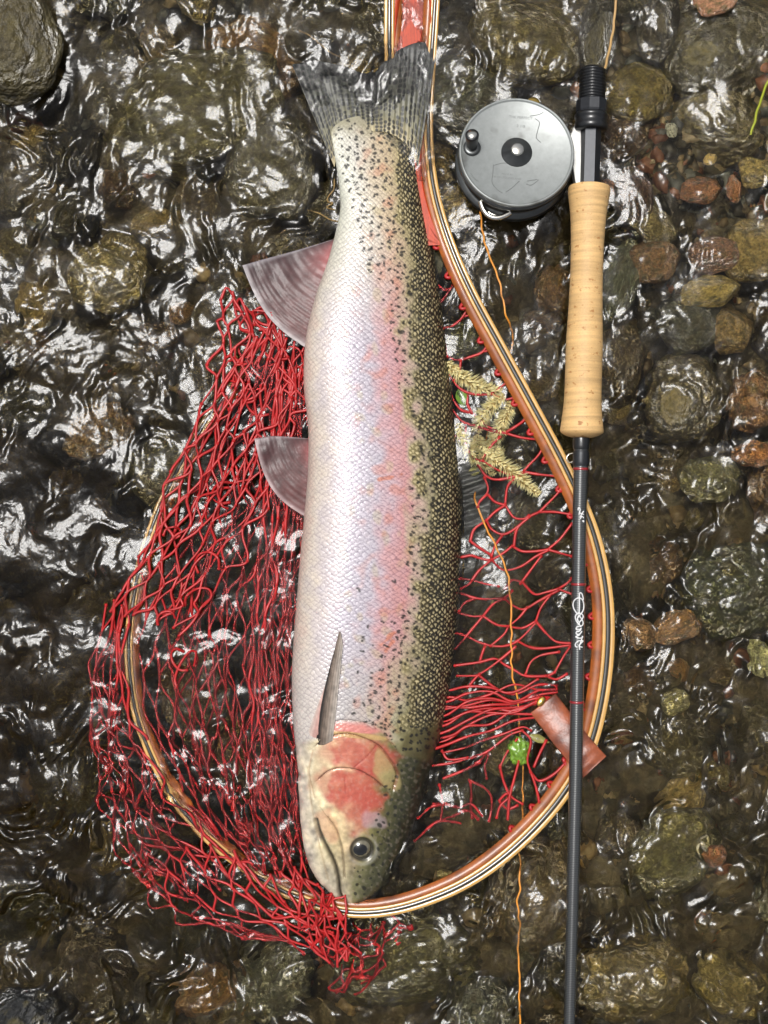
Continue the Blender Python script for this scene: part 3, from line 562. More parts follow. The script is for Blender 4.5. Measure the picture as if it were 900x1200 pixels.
    # eye
    ez = float(np.interp(1, [0, 1], [0, 1])); L_, R_ = fish_lr(995.5)
    ii = np.argmin(np.abs(yy - 995.5)); jj = np.argmin(np.abs(PX[ii, :360] - 424.5)); eye_p = V[ii, jj]; en = nrm[ii, jj]
    n_r, n_a = 26, 40; rr_ = np.linspace(0, 1, n_r); prof = [(12.4 * S * q_, 0.0034 * (1 - q_ ** 2.4) - 0.0008) for q_ in rr_]
    Ve, Fe = lathe(prof, n=n_a); Ve = place(Ve, eye_p, en)
    q_ = np.repeat(rr_, n_a); angs = np.tile(np.arange(n_a) * 2 * math.pi / n_a, n_r)
    pup = sstep(.64, .54, np.hypot(q_ * np.cos(angs) * .9 + 0.14, q_ * np.sin(angs) * 1.05)); ec = np.outer(1 - pup, lin((116, 110, 92))) * (1 - .35 * np.cos(angs * 9)[:, None] * .4) + np.outer(pup, lin((10, 10, 12)))
    rim_ = sstep(.74, .92, q_); ec = ec * (1 - rim_[:, None]) + np.outer(rim_, lin((60, 54, 40)))
    eye = mesh_obj('eye', Ve, Fe, mat('fish eye', attr='Col', rough=0.12, coat=1.0, coat_rough=0.02), root, col=np.clip(ec, 0, 1))
    eye['label'] = 'round silver eye with dark pupil'
    # fins
    def fin(name, base, outer, z_base, z_out, colf, n_u=120, n_v=60, thick=0.9, ray=0.35, nray=16, wav=1.0, label=None, cbulge=(0, 0), surf=None):
        Bc = catmull(np.array(base, float), n_u); Oc = catmull(np.array(outer, float), n_u); v = np.linspace(0, 1, n_v)
        PP = Bc[:, None] * (1 - v[None, :, None]) + Oc[:, None] * v[None, :, None]
        u = np.linspace(0, 1, n_u)[:, None]; PP = PP + (np.sin(v * math.pi)[None] * (1 - u))[..., None] * np.array(cbulge, float)
        zb = np.interp(np.linspace(0, 1, n_u), np.linspace(0, 1, len(z_base)), z_base)[:, None]; zo = np.interp(np.linspace(0, 1, n_u), np.linspace(0, 1, len(z_out)), z_out)[:, None]
        spl = nray * (1 + .0 * v[None]); rz = np.cos(u * spl * 2 * math.pi)
        zz = zb * (1 - v) + zo * v + ray * rz * (.4 + .6 * (1 - v)) + wav * 0.5 * T_broad(PP[..., 0] / 300, PP[..., 1] / 300) * v
        if surf is not None:      # lies on the flank
            xci = np.interp(PP[..., 1], yy, xc); hwi = np.interp(PP[..., 1], yy, hw); cc = np.clip((PP[..., 0] - xci) / hwi, -.98, .98); ca_ = np.abs(cc) ** (1 / e)
            zz = np.interp(PP[..., 1], yy, zc) + np.interp(PP[..., 1], yy, zt) * S * 1000 * np.sqrt(1 - ca_ ** 2) ** .95 - (PP[..., 0] - xci) * S * 1000 * 0.19 + np.interp(v, [0, .08, .5, 1], surf)[None] + ray * rz + .5 * np.sin(u * math.pi)
        t_ = thick * (1 - .75 * v[None]) * np.minimum(1, 10 * np.minimum(u, 1 - u) + .25)
        A = PV(np.concatenate([PP, (zz + t_ / 2)[..., None]], -1)); B = PV(np.concatenate([PP, (zz - t_ / 2)[..., None]], -1))
        cl = colf(PP[..., 0], PP[..., 1], np.repeat(u, n_v, 1), np.repeat(v[None], n_u, 0), rz)
        V_ = np.vstack([A.reshape(-1, 3), B.reshape(-1, 3)]); F1 = grid_faces(n_u, n_v); F2 = F1[:, ::-1] + n_u * n_v
        idx = np.arange(n_u * n_v).reshape(n_u, n_v); bd = np.concatenate([idx[0, :], idx[1:, -1], idx[-1, -2::-1], idx[-2:0:-1, 0]]); b2 = np.roll(bd, -1)
        F3 = np.stack([bd, bd + n_u * n_v, b2 + n_u * n_v, b2], -1)
        o = mesh_obj(name, V_, np.vstack([F1, F2, F3]), M['fin'], root, col=np.clip(np.vstack([cl.reshape(-1, 3)] * 2), 0, 1))
        if label: o['label'] = label
        return o
    def tail_c(px, py, u, v, rz):
        base = np.stack([np.interp(v, [0, .22, .5, 1], lin(np.array([[190, 176, 138], [118, 114, 88], [80, 80, 68], [44, 44, 43]]))[:, k]) for k in range(3)], -1)
        base *= (1 + .16 * rz * (.3 + v))[..., None]
        ctr = np.exp(-((u - .5) / .07) ** 2) * sstep(.15, .5, v); base *= (1 - .6 * ctr)[..., None]
        nr = 27; u = u + .003 * T_mid(px / 200, py / 200); v = v + .005 * T_mid(px / 160 + .4, py / 160); iu = np.floor(u * nr); fu = (u * nr - iu) - .5; vv = v * 17 + np.mod(iu, 2) * .5 + .2 * np.sin(iu * 3.7); iv = np.floor(vv); fv = vv - iv - .5
        hsh = np.mod(np.sin(iu * 12.98 + iv * 78.2) * 43758.5, 1); sp_ = sstep(.46, .28, np.hypot(fu * .9, fv * .8)) * (hsh > .14)
        return base * (1 - .92 * sp_[..., None]) + lin((16, 17, 16)) * .92 * sp_[..., None]
    fin('tail_fin', [(392, 196), (398, 172), (416, 158), (437, 154), (458, 157), (478, 172), (490, 196)], [(342, 76), (372, 72), (404, 78), (434, 86), (462, 62), (488, 50), (513, 51)], [-.5, .4, .8, .6, 0], [-1.6, -2.2, -3.0, -1.0, -.4], tail_c, 260, 150, nray=22, ray=.16, wav=.9, thick=1.2, cbulge=(0, 0))
    def purple(px, py, u, v, rz):
        c0 = lin((104, 66, 64)) * (1 - v[..., None]) + lin((66, 48, 50)) * v[..., None]
        c0 = c0 * (1 + .10 * rz[..., None] * (.4 + .6 * v[..., None]) + .05 * T_mid(px / 160, py / 160)[..., None]); lead = sstep(.10, .0, u)[..., None]; pk = (sstep(.55, .95, u) * (1 - v) * .7)[..., None]
        c0 = c0 * (1 - pk) + lin((196, 112, 112)) * pk
        edge_ = sstep(.93, 1, v)[..., None] * .4
        c0 = c0 * (1 - edge_) + lin((186, 180, 184)) * edge_
        return c0 * (1 - .6 * lead) + lin((206, 200, 200)) * .6 * lead
    fin('anal_fin', [(362, 410), (370, 375), (380, 330), (396, 284)], [(284, 311), (308, 304), (345, 294), (392, 280)], [6, 7, 7, 5], [7.5, 6, 4, 2], purple, 160, 80, nray=15, ray=.10, cbulge=(-9, 10))
    # bow the leading edge outwards
    fin('pelvic_fin', [(364, 609), (366, 580), (368, 550), (368, 520)], [(298, 514), (318, 511), (340, 512), (364, 514)], [6, 7, 7, 7], [8, 8, 8, 8], lambda *a: purple(*a) * np.array([.92, .74, .74]), 140, 70, nray=11, ray=.10, cbulge=(-12, 12))
    def pect_c(px, py, u, v, rz):
        c0 = np.stack([np.interp(u, [0, .16, .3, .6, 1], lin(np.array([[40, 36, 34], [48, 42, 38], [96, 82, 72], [132, 118, 106], [176, 166, 156]]))[:, k]) for k in range(3)], -1)
        return c0 * (1 + .12 * rz[..., None] + .10 * T_mid(px / 90, py / 200)[..., None])
    def zs(px, py):
        i_ = np.argmin(np.abs(yy - py)); j_ = np.argmin(np.abs(PX[i_, :360] - px)); return Zmm[i_, j_]
    fin('pectoral_fin', [(370, 872), (379, 873), (390, 868)], [(393, 758), (398, 740), (402, 756)], [zs(378, 866) - 1.0, zs(384, 866) - .7, zs(388, 866) - .9], [zs(395, 760) + 2.4, zs(398, 750) + 2.6, zs(401, 742) + 1.6], pect_c, 60, 90, nray=6, ray=.10, thick=.7, cbulge=(-3, 0), surf=(-.6, .5, 1.3, 1.5))
    fin('pectoral_fin_root', [(360, 860), (368, 866), (376, 868)], [(382, 800), (387, 790), (391, 782)], [zs(366, 862) - .8, zs(371, 866) - .5, zs(377, 868) - .6], [zs(384, 790) + .9, zs(388, 784) + 1.3, zs(392, 778) + 1.1], lambda px, py, u, v, rz: np.stack([np.interp(u + .25 * v * (1 - u), [0, .45, 1], lin(np.array([[206, 194, 184], [200, 158, 148], [168, 118, 110]]))[:, k]) for k in range(3)], -1) * (1 + .05 * rz[..., None]), 40, 60, nray=4, ray=.05, thick=.5, surf=(-.5, .25, .4, .3))
    def dors_c(px, py, u, v, rz):
        return lin((40, 40, 34)) * (1 + .35 * rz[..., None]) * np.ones(u.shape + (1,))
    fin('dorsal_fin', [(536, 524), (541, 570), (544, 620), (543, 690)], [(560, 530), (574, 558), (572, 612), (550, 684)], [-3, -4, -5, -6], [-2.5, -3, -4, -6], dors_c, 140, 50, nray=12, ray=.5)
    def adip_c(px, py, u, v, rz):
        s_ = sstep(.6, .9, T_mid(px / 120, py / 120)); return lin((112, 108, 82)) * (1 - .8 * s_[..., None])
    fin('adipose_fin', [(503, 292), (507, 302), (511, 312)], [(512, 290), (520, 302), (515, 326)], [-1, -1.5, -2], [-3, -4, -4], adip_c, 40, 30, nray=2, ray=.1, thick=2)
    return root
build_fish()

# ------------------------------------------------------------------ the landing net
net = empty('landing_net', P(450, 600, -0.03)); tag(net, 'wooden hoop landing net with laminated rim and tangled red cord mesh', 'net')
HP = np.array([ # outer edge px, py, z_mm of the top, width scale
 (450, -190, 5, .85), (450, -60, 4.5, .85), (450, 25, 3.2, .85), (449, 110, -5, .85), (441, 180, -6, .8), (422, 240, -5, .75), (390, 300, -6, .72), (345, 355, -4, .7), (296, 415, -2, .7), (252, 470, -1.5, .7), (216, 525, -1.5, .7), (186, 585, -1.5, .7), (163, 648, -1.5, .7),
 (150, 710, -1.0, .7), (146, 765, -.8, .7), (152, 825, -.8, .7), (170, 882, -1, .72), (198, 935, -1.2, .75), (238, 985, -1.5, .78), (284, 1022, -1.5, .8), (335, 1052, -1, .82), (400, 1074, 1.5, .85), (460, 1073, 3.5, .9), (520, 1055, 5, .95), (572, 1027, 6, .98), (622, 986, 6.5, 1.0), (664, 938, 7, 1.02),
 (696, 884, 7.5, 1.05), (713, 822, 8, 1.05), (720, 755, 8, 1.05), (718, 695, 8, 1.0), (707, 638, 8, .98), (689, 588, 8, .95), (661, 530, 8, .92), (630, 472, 8, .9), (596, 410, 8, .88), (560, 344, 8, .85), (534, 286, 7.5, .82), (517, 232, 4, .8), (509, 182, 0, .78), (508, 125, -4, .76), (514, 25, 3.0, .74), (518, -60, 4.5, .74), (520, -190, 5, .74)], float)
hp = catmull(HP, 520)
tg = np.gradient(hp[:, :2], axis=0); tg /= np.linalg.norm(tg, axis=1, keepdims=True)
inn = np.stack([tg[:, 1], -tg[:, 0]], 1)                       # inward normal in px (y down)
ctr = np.array([440, 720]); flip = np.sign(((ctr - hp[:, :2]) * inn).sum(1)); inn *= np.sign(np.median(flip))
def strip(name, o0, o1, dz0, dz1, zb, m):
    wv = 0.4 * T_broad(np.arange(len(hp)) / 260.0, 0.3 * np.ones(len(hp)))
    def pt(o, z): q = hp[:, :2] + inn * (o * hp[:, 3] + wv * .4)[:, None] if not np.isscalar(o) else hp[:, :2] + inn * ((o * hp[:, 3])[:, None] + (wv * .4)[:, None]); return PV(np.c_[q, hp[:, 2] + z])
    b = 0.7; ring = np.stack([pt(o0, zb), pt(o1, zb), pt(o1, dz1 - .4), pt(o1 - b, dz1), pt(o0 + b, dz0), pt(o0, dz0 - .4)], 1)
    V = ring.reshape(-1, 3); F = grid_faces(len(hp), 6, True); Fl = [tuple(f) for f in F.tolist()]; n = len(V)
    Fl += [tuple(range(6)), tuple(range(n - 1, n - 7, -1))]
    return mesh_obj(name, V, Fl, m, net)
strip('outer_veneer', 0, 4.9, -.4, 0, -12, M['maple'])
strip('dark_veneer', 5.0, 9.9, -.5, -.5, -12, M['ebony'])
strip('inner_veneer', 10.0, 14.0, 0, -.2, -12, M['maple'])
strip('inner_band', 14.1, 25.5, -.6, -3.6, -12, M['amber'])
core = [(463, -190), (508, -190), (506, 20), (500, 105), (495, 160), (495, 205), (503, 245), (518, 288), (508, 280), (497, 262), (480, 246), (458, 240), (436, 248), (418, 268), (402, 292), (424, 240), (444, 180), (455, 110), (462, 20)]
cz = 0.0
V, F = poly_solid(PV(np.c_[catmull(np.array(core + core[:1], float), 160)[:-1], np.full(159, cz)]), -0.012, cz * .001, bev=0.0012)
V[:, 2] += 0.001 * np.interp(600 - V[:, 1] / S, [-190, -60, 25, 70, 110, 180, 240, 290], [5.2, 4.7, 3.4, -1.5, -4.2, -1.5, 2.2, 5])
mesh_obj('handle_core', V, F, M['mahog'], net, smooth=False)

def nodes_patch(ctrl, nu, nv, jit, zj, seed):
    g = np.random.default_rng(seed); c = np.asarray(ctrl, float); nr, nc = c.shape[:2]
    rows = np.stack([catmull(c[:, k], 80) for k in range(nc)], 1)
    out = {}
    for j in range(nv + 1):
        rr = rows[int(round(j / nv * 79))]; full = catmull(rr, 200)
        for i in range(nu + 1):
            u = (i + (0.5 if j % 2 else 0)) / (nu + .5)
            p = full[int(round(u * 199))].copy(); p[:2] += g.normal(0, jit, 2); p[2] += g.normal(0, zj); out[i, j] = p
    return out
CORDS = []; KN = []
def cord(pts, k=9, knots=True):
    p = np.array(pts, float); n = max(2, int(math.ceil((len(p) - 1) * 1.0))); q = catmull(p, n * (k - 1) + 1)
    for s_ in range(n): CORDS.append(q[s_ * (k - 1):(s_ + 1) * (k - 1) + 1])
    if knots: KN.extend([p[0], p[-1]])
def net_patch(ctrl, nu, nv, jit=2.5, zj=2.0, seed=0, curl=0.55, skip=0.02, k=9, border=False):
    nd = nodes_patch(ctrl, nu, nv, jit, zj, seed); g = np.random.default_rng(seed + 99); t = np.linspace(0, 1, k)[:, None]
    c = np.asarray(ctrl, float)
    if border:
        for i in range(nu):
            a, b = nd[i, 0], nd[i + 1, 0]; mid_ = (a + b) / 2 + np.r_[g.normal(-4, 3), g.normal(-8, 3), 1]; cord([a, mid_, b], knots=False)
    for (i, j), p in nd.items():
        KN.append(p)
        if j == nv: continue
        nb = [(i, j + 1), (i - 1, j + 1)] if j % 2 == 0 else [(i, j + 1), (i + 1, j + 1)]
        for q in nb:
            if q not in nd or g.uniform() < skip: continue
            a, b = p, nd[q]; L_ = np.linalg.norm(b[:2] - a[:2])
            # direction of the rows here: tangents follow it so the cells look rounded
            jj = (j + .5) / nv * (len(c) - 1); j0 = min(int(jj), len(c) - 2); ii = min(int(i / nu * (c.shape[1] - 1) + .5), c.shape[1] - 1)
            d = c[j0 + 1, ii, :2] - c[j0, ii, :2]; d = d / (np.linalg.norm(d) + 1e-9)
            ta = np.r_[d * L_ * curl * 2 + g.normal(0, L_ * .16, 2), g.normal(0, 2)]; tb = np.r_[d * L_ * curl * 2 + g.normal(0, L_ * .16, 2), g.normal(0, 2)]
            CORDS.append((2 * t ** 3 - 3 * t ** 2 + 1) * a + (t ** 3 - 2 * t ** 2 + t) * ta + (-2 * t ** 3 + 3 * t ** 2) * b + (t ** 3 - t ** 2) * tb)
# left, inside the hoop: long bunched cells running towards the bottom of the bag
net_patch([[(300, 395, 3), (320, 385, 3), (340, 395, 2), (358, 410, 1)], [(240, 490, 3), (285, 480, 3), (325, 480, 0), (358, 500, -3)], [(200, 570, 3), (262, 580, 2), (318, 580, -2), (360, 590, -6)], [(165, 660, 2), (240, 670, 0), (305, 680, -4), (352, 690, -8)],
           [(150, 750, -3), (225, 760, -4), (290, 770, -6), (346, 780, -9)], [(165, 850, -5), (230, 860, -6), (290, 870, -7), (344, 870, -9)], [(205, 930, -4), (250, 950, -5), (300, 955, -6), (348, 950, -8)], [(270, 1005, -1), (300, 1020, -1), (330, 1030, 0), (362, 1040, 0)]], 11, 19, 3.2, 2.2, 1, .55)
net_patch([[(305, 420, -4), (330, 415, -4), (358, 420, -5)], [(255, 520, -6), (305, 530, -8), (356, 540, -8)], [(215, 640, -8), (285, 650, -10), (350, 660, -12)], [(200, 760, -12), (280, 770, -12), (345, 780, -13)], [(215, 880, -12), (285, 890, -12), (345, 880, -13)], [(275, 985, -8), (320, 1000, -8), (355, 1010, -8)]], 7, 13, 4.5, 2.0, 2, .6)
# tight bundle of strands beside the belly
net_patch([[(325, 430, 1), (340, 430, 1), (358, 430, 0)], [(312, 560, 0), (335, 565, -1), (356, 570, -3)], [(300, 700, -2), (322, 705, -3), (348, 710, -6)], [(290, 840, -4), (316, 850, -5), (344, 850, -8)], [(295, 950, -4), (325, 960, -5), (350, 960, -7)]], 7, 15, 3.0, 1.8, 3, .6)
# over the rim and outside it
net_patch([[(262, 352, 3), (280, 360, 4), (300, 372, 4), (322, 385, 3)], [(255, 395, 3), (285, 410, 4), (315, 425, 3), (345, 432, 2)], [(236, 460, 3), (275, 470, 4), (310, 480, 3), (350, 480, 2)], [(212, 520, 3), (250, 530, 4), (290, 540, 3), (335, 545, 1)], [(186, 580, 3), (225, 595, 4), (265, 600, 3), (310, 600, 0)], [(160, 660, 2), (190, 670, 4), (225, 675, 3), (265, 680, 0)], [(134, 710, 0), (155, 722, 3.5), (185, 735, 2), (220, 745, -1)]], 6, 17, 5.0, 1.6, 4, .45, border=True)
net_patch([[(128, 715, 0), (140, 705, 1), (156, 700, 2)], [(108, 790, -4), (128, 790, -3), (150, 780, 2)], [(106, 860, -7), (130, 860, -7), (160, 850, 1)], [(110, 910, -8), (145, 905, -8), (180, 895, 1)], [(118, 960, -8), (165, 955, -7), (212, 945, 1)], [(150, 1010, -7), (195, 1000, -6), (250, 985, 2)], [(190, 1060, -6), (240, 1050, -4), (300, 1020, 3)]], 5, 13, 4.5, 1.6, 5, .55)
net_patch([[(130, 740, -9), (150, 745, -9)], [(112, 850, -12), (155, 850, -10)], [(130, 950, -12), (195, 950, -10)], [(180, 1040, -10), (260, 1020, -6)]], 3, 10, 5, 2, 6, .6)
net_patch([[(150, 1010, -3), (210, 990, 0), (270, 1005, 3), (330, 1040, 3)], [(185, 1055, -4), (240, 1045, -1), (300, 1055, 2), (360, 1068, 4)], [(230, 1085, -4), (290, 1085, -3), (340, 1090, 0), (390, 1090, 2)], [(310, 1092, -5), (345, 1110, -5), (380, 1120, -3), (410, 1120, -1)]], 7, 7, 6, 1.8, 7, .45)
# knot of cord under the jaw and the tail of the bag trailing below the rim
net_patch([[(338, 1028, 2), (360, 1030, 3), (385, 1048, 3), (408, 1058, 4)], [(345, 1055, 3), (365, 1062, 5), (385, 1070, 5), (404, 1076, 5)], [(350, 1085, 1), (370, 1090, 2), (390, 1095, 2), (408, 1095, 1)], [(375, 1115, -3), (390, 1125, -3), (405, 1130, -3), (425, 1120, -4)]], 7, 8, 5, 2, 8, .4)
net_patch([[(420, 1080, -7), (450, 1078, -7), (490, 1072, -7)], [(405, 1110, -8), (440, 1105, -8), (475, 1095, -8)], [(395, 1135, -8), (425, 1135, -9), (455, 1125, -9)], [(380, 1160, -10), (405, 1158, -10), (432, 1150, -10)]], 4, 7, 5, 1.5, 9, .6, skip=.14)
# loops where the mesh is gathered by the anal fin
gl = random.Random(4)
for k_ in range(18):
    cx_, cy_ = gl.uniform(270, 350), gl.uniform(362, 478)
    if cx_ < 470 - cy_ * .5 + 20: cx_ += 25
    a_, b_, ph = gl.uniform(9, 24), gl.uniform(6, 15), gl.uniform(0, 3.1); tt = np.linspace(0, gl.uniform(3.6, 6.2), 6)
    cord([(cx_ + a_ * math.cos(t_) * math.cos(ph) - b_ * math.sin(t_) * math.sin(ph), cy_ + a_ * math.cos(t_) * math.sin(ph) + b_ * math.sin(t_) * math.cos(ph), gl.uniform(-1, 3)) for t_ in tt])
for k_ in range(8):
    cx_, cy_ = gl.uniform(170, 300), gl.uniform(540, 800); 
    hx = np.interp(cy_, [525, 585, 650, 710, 765, 825], [216, 186, 163, 150, 146, 152])
    cx_ = hx + gl.uniform(4, 90); a_, b_, ph = gl.uniform(10, 24), gl.uniform(7, 16), gl.uniform(0, 3.1); tt = np.linspace(0, gl.uniform(2.6, 5.2), 6)
    cord([(cx_ + a_ * math.cos(t_) * math.cos(ph) - b_ * math.sin(t_) * math.sin(ph), cy_ + a_ * math.cos(t_) * math.sin(ph) + b_ * math.sin(t_) * math.cos(ph), gl.uniform(0, 6)) for t_ in tt])
# right: open cells pulled from the rim to the fish's back
def rightz(x): return 1.5 - 3.0 * (600 - x) / 90.0 if x < 600 else 1.5 + (x - 600) / 90 * 2.5
RC = [
 [(490, 252), (500, 262), (512, 275), (520, 285)], [(500, 284), (512, 282), (522, 282)], [(520, 285), (528, 300), (533, 318), (530, 335), (522, 340), (514, 335)], [(530, 335), (520, 350), (513, 358)], [(533, 318), (545, 335), (550, 352)],
 [(550, 335), (551, 352), (543, 370), (530, 382), (516, 385)], [(543, 371), (556, 369), (565, 378), (572, 390)], [(572, 390), (571, 402)], [(519, 385), (521, 400), (524, 418)],
 [(524, 418), (536, 422), (552, 418), (566, 412), (572, 400)], [(566, 412), (580, 412), (597, 428)], [(597, 428), (596, 444), (584, 456), (572, 463)], [(540, 423), (538, 436), (532, 446)],
 [(526, 440), (540, 456), (556, 462), (576, 462)], [(576, 462), (592, 468), (606, 466), (619, 474)], [(619, 474), (616, 490), (604, 500), (594, 506)], [(548, 464), (548, 474), (553, 484)], [(553, 484), (568, 497), (580, 504), (594, 508)], [(526, 452), (530, 466), (540, 480), (553, 484)],
 [(531, 481), (542, 494), (560, 500), (580, 506), (594, 508)], [(594, 508), (612, 513), (630, 515), (640, 516)], [(640, 516), (632, 532), (620, 545), (614, 552)], [(586, 512), (576, 522), (566, 536)], [(530, 505), (544, 522), (558, 538), (566, 540)], [(545, 520), (546, 500)],
 [(566, 540), (582, 550), (598, 556), (614, 554)], [(614, 553), (632, 556), (650, 558), (662, 560)], [(560, 545), (570, 558), (585, 562), (612, 556)], [(662, 560), (655, 576), (640, 592), (632, 600)], [(568, 560), (572, 572), (570, 580)], [(604, 560), (595, 570), (592, 590)],
 [(570, 580), (562, 588), (560, 594)], [(572, 580), (580, 588), (592, 592)], [(592, 592), (602, 606), (614, 608), (620, 604)], [(592, 592), (580, 600), (570, 610)], [(570, 610), (576, 620), (588, 626), (600, 622), (620, 606), (632, 600)], [(632, 600), (650, 600), (670, 603)],
 [(570, 610), (556, 620), (551, 634)], [(551, 634), (562, 642), (575, 650)], [(541, 653), (552, 651), (562, 654), (575, 656), (590, 648), (600, 640)], [(588, 628), (580, 640), (576, 652)], [(620, 606), (606, 620), (602, 640)], [(600, 640), (612, 646), (628, 646), (642, 644)], [(642, 644), (656, 632), (670, 614)], [(642, 644), (656, 648), (670, 652)],
 [(576, 656), (562, 668), (553, 680)], [(540, 678), (553, 680), (568, 684), (584, 687)], [(540, 690), (550, 684), (553, 680)], [(576, 656), (590, 668), (610, 664), (628, 652), (642, 645)], [(610, 684), (622, 668), (634, 652)], [(592, 690), (600, 680), (612, 682)], [(612, 682), (626, 696), (640, 694), (654, 690)], [(654, 690), (664, 684), (670, 678)], [(654, 690), (664, 694), (670, 696)],
 [(540, 695), (558, 701), (575, 702), (592, 700), (600, 692)], [(538, 716), (545, 706), (558, 701)], [(538, 718), (552, 722), (566, 722)], [(592, 702), (602, 710), (614, 714), (632, 704), (654, 692)], [(566, 722), (578, 708), (590, 702)], [(566, 722), (582, 732), (596, 734)], [(596, 734), (608, 724), (618, 712)], [(596, 734), (612, 736), (628, 728)], [(628, 728), (634, 712), (646, 696)], [(628, 728), (640, 742), (652, 752), (670, 754)],
 [(535, 742), (546, 745), (560, 752), (575, 757)], [(534, 760), (546, 746), (566, 722)], [(575, 757), (590, 744), (596, 734)], [(575, 757), (592, 757), (608, 750), (628, 730)], [(608, 752), (620, 758), (636, 760), (668, 756)],
 [(533, 780), (548, 778), (562, 776), (580, 772), (590, 778), (604, 786), (616, 792), (640, 792), (650, 788)], [(562, 776), (565, 766), (568, 758)], [(536, 792), (550, 792), (562, 790), (585, 774), (604, 758)], [(616, 790), (622, 776), (634, 768), (655, 764)], [(562, 792), (580, 806), (594, 812), (610, 808), (630, 796)], [(548, 806), (556, 796), (562, 790)],
 [(650, 788), (660, 770), (668, 758)], [(640, 792), (652, 796), (664, 790)],
]
for c_ in RC: cord([(x, y, rightz(x) + gl.uniform(-.8, .8)) for x, y in c_])
for k_ in range(12):       # the gathered bundle
    y0 = 804 + k_ * 4.8 + gl.uniform(-2, 2); y1 = 808 + k_ * 3.2 + gl.uniform(-3, 3)
    cord([(506 + gl.uniform(-2, 4), y0 + 9 + 1.1 * k_, gl.uniform(-5, -2)), (526 + gl.uniform(-2, 4), y0 + 6 + .8 * k_, gl.uniform(-2, 2)), (548, (y0 * .7 + y1 * .3) + 3 + gl.uniform(-8, 8), gl.uniform(-1, 3)), (575, y0 * .4 + y1 * .6 + gl.uniform(-9, 9), gl.uniform(-1, 3)), (602, y1 + gl.uniform(-8, 8), gl.uniform(-1, 3)), (630, y1 - 3 - .4 * k_ + gl.uniform(-3, 3), gl.uniform(-1, 1)), (652, y1 - 4 - .5 * k_ + gl.uniform(-3, 3), gl.uniform(-3, -1))])
for c_ in [[(520, 882), (545, 876), (565, 868), (590, 860), (612, 852), (622, 856)], [(508, 897), (530, 894), (552, 888), (572, 880), (596, 862), (612, 856)], [(520, 912), (545, 902), (562, 892), (570, 882)], [(518, 880), (526, 890), (548, 888)],
           [(612, 856), (622, 868), (618, 890), (622, 905)], [(622, 905), (632, 915), (648, 908), (662, 895)], [(662, 890), (664, 905), (655, 918)], [(622, 905), (628, 922), (632, 940)], [(586, 900), (590, 915), (596, 930)], [(608, 892), (602, 915), (597, 935), (595, 960)], [(586, 898), (594, 882), (606, 866)],
           [(550, 914), (566, 922), (575, 932), (576, 946), (573, 962)], [(515, 920), (518, 935), (519, 945), (516, 962)], [(508, 942), (520, 942), (538, 946), (552, 942), (565, 956)], [(551, 916), (552, 930), (551, 946), (553, 958)], [(490, 958), (504, 946), (520, 942)], [(519, 960), (530, 956), (548, 950), (560, 960)], [(486, 985), (500, 972), (516, 962), (540, 964)],
           [(585, 938), (594, 930), (602, 936), (612, 942)], [(596, 935), (586, 945), (582, 958)], [(470, 985), (466, 1002), (462, 1016)], [(640, 868), (632, 884), (626, 898)], [(573, 884), (568, 898), (570, 912)], [(586, 940), (595, 948), (606, 944)]]:
    cord([(x, y, rightz(x) + gl.uniform(-1.5, .8)) for x, y in c_])
C3 = np.stack(CORDS); Vc, Fc = tubes(PV(C3), 0.00092 * (1 + 0.12 * RNG.standard_normal((len(C3), 1))).clip(.7, 1.3), 6)
ball_v, ball_f = lathe([(0.0001, -1), (.7, -.7), (1, 0), (.7, .7), (0.0001, 1)], n=6)
K3 = PV(np.array(KN)); Vk = (ball_v[None] * 0.0013 * RNG.uniform(.8, 1.15, (len(K3), 1, 1)) + K3[:, None]).reshape(-1, 3); Fk = (ball_f[None] + (np.arange(len(K3)) * len(ball_v))[:, None, None]).reshape(-1, 4)
mesh_obj('netting', *join([(Vc, Fc), (Vk, Fk)]), M['cord'], net)
# lacing loops through the rim
LL = []
for i0 in range(300, 505, 7):
    p = hp[i0]; n_ = inn[i0]; t_ = tg[i0]; o = 23 * p[3]
    if p[1] < 262 or p[1] > 1000: continue
    pts = [np.r_[p[:2] + n_ * (o - 2) + t_ * 0, p[2] - 5], np.r_[p[:2] + n_ * (o + 4) + t_ * 1, p[2] - 4.0], np.r_[p[:2] + n_ * (o + 6) + t_ * 4, p[2] - 5], np.r_[p[:2] + n_ * (o + 1) + t_ * 7, p[2] - 6]]
    LL.append(catmull(np.array(pts), 9))
mesh_obj('rim_lacing', *tubes(PV(np.array(LL)), 0.0013, 6), M['cord'], net)
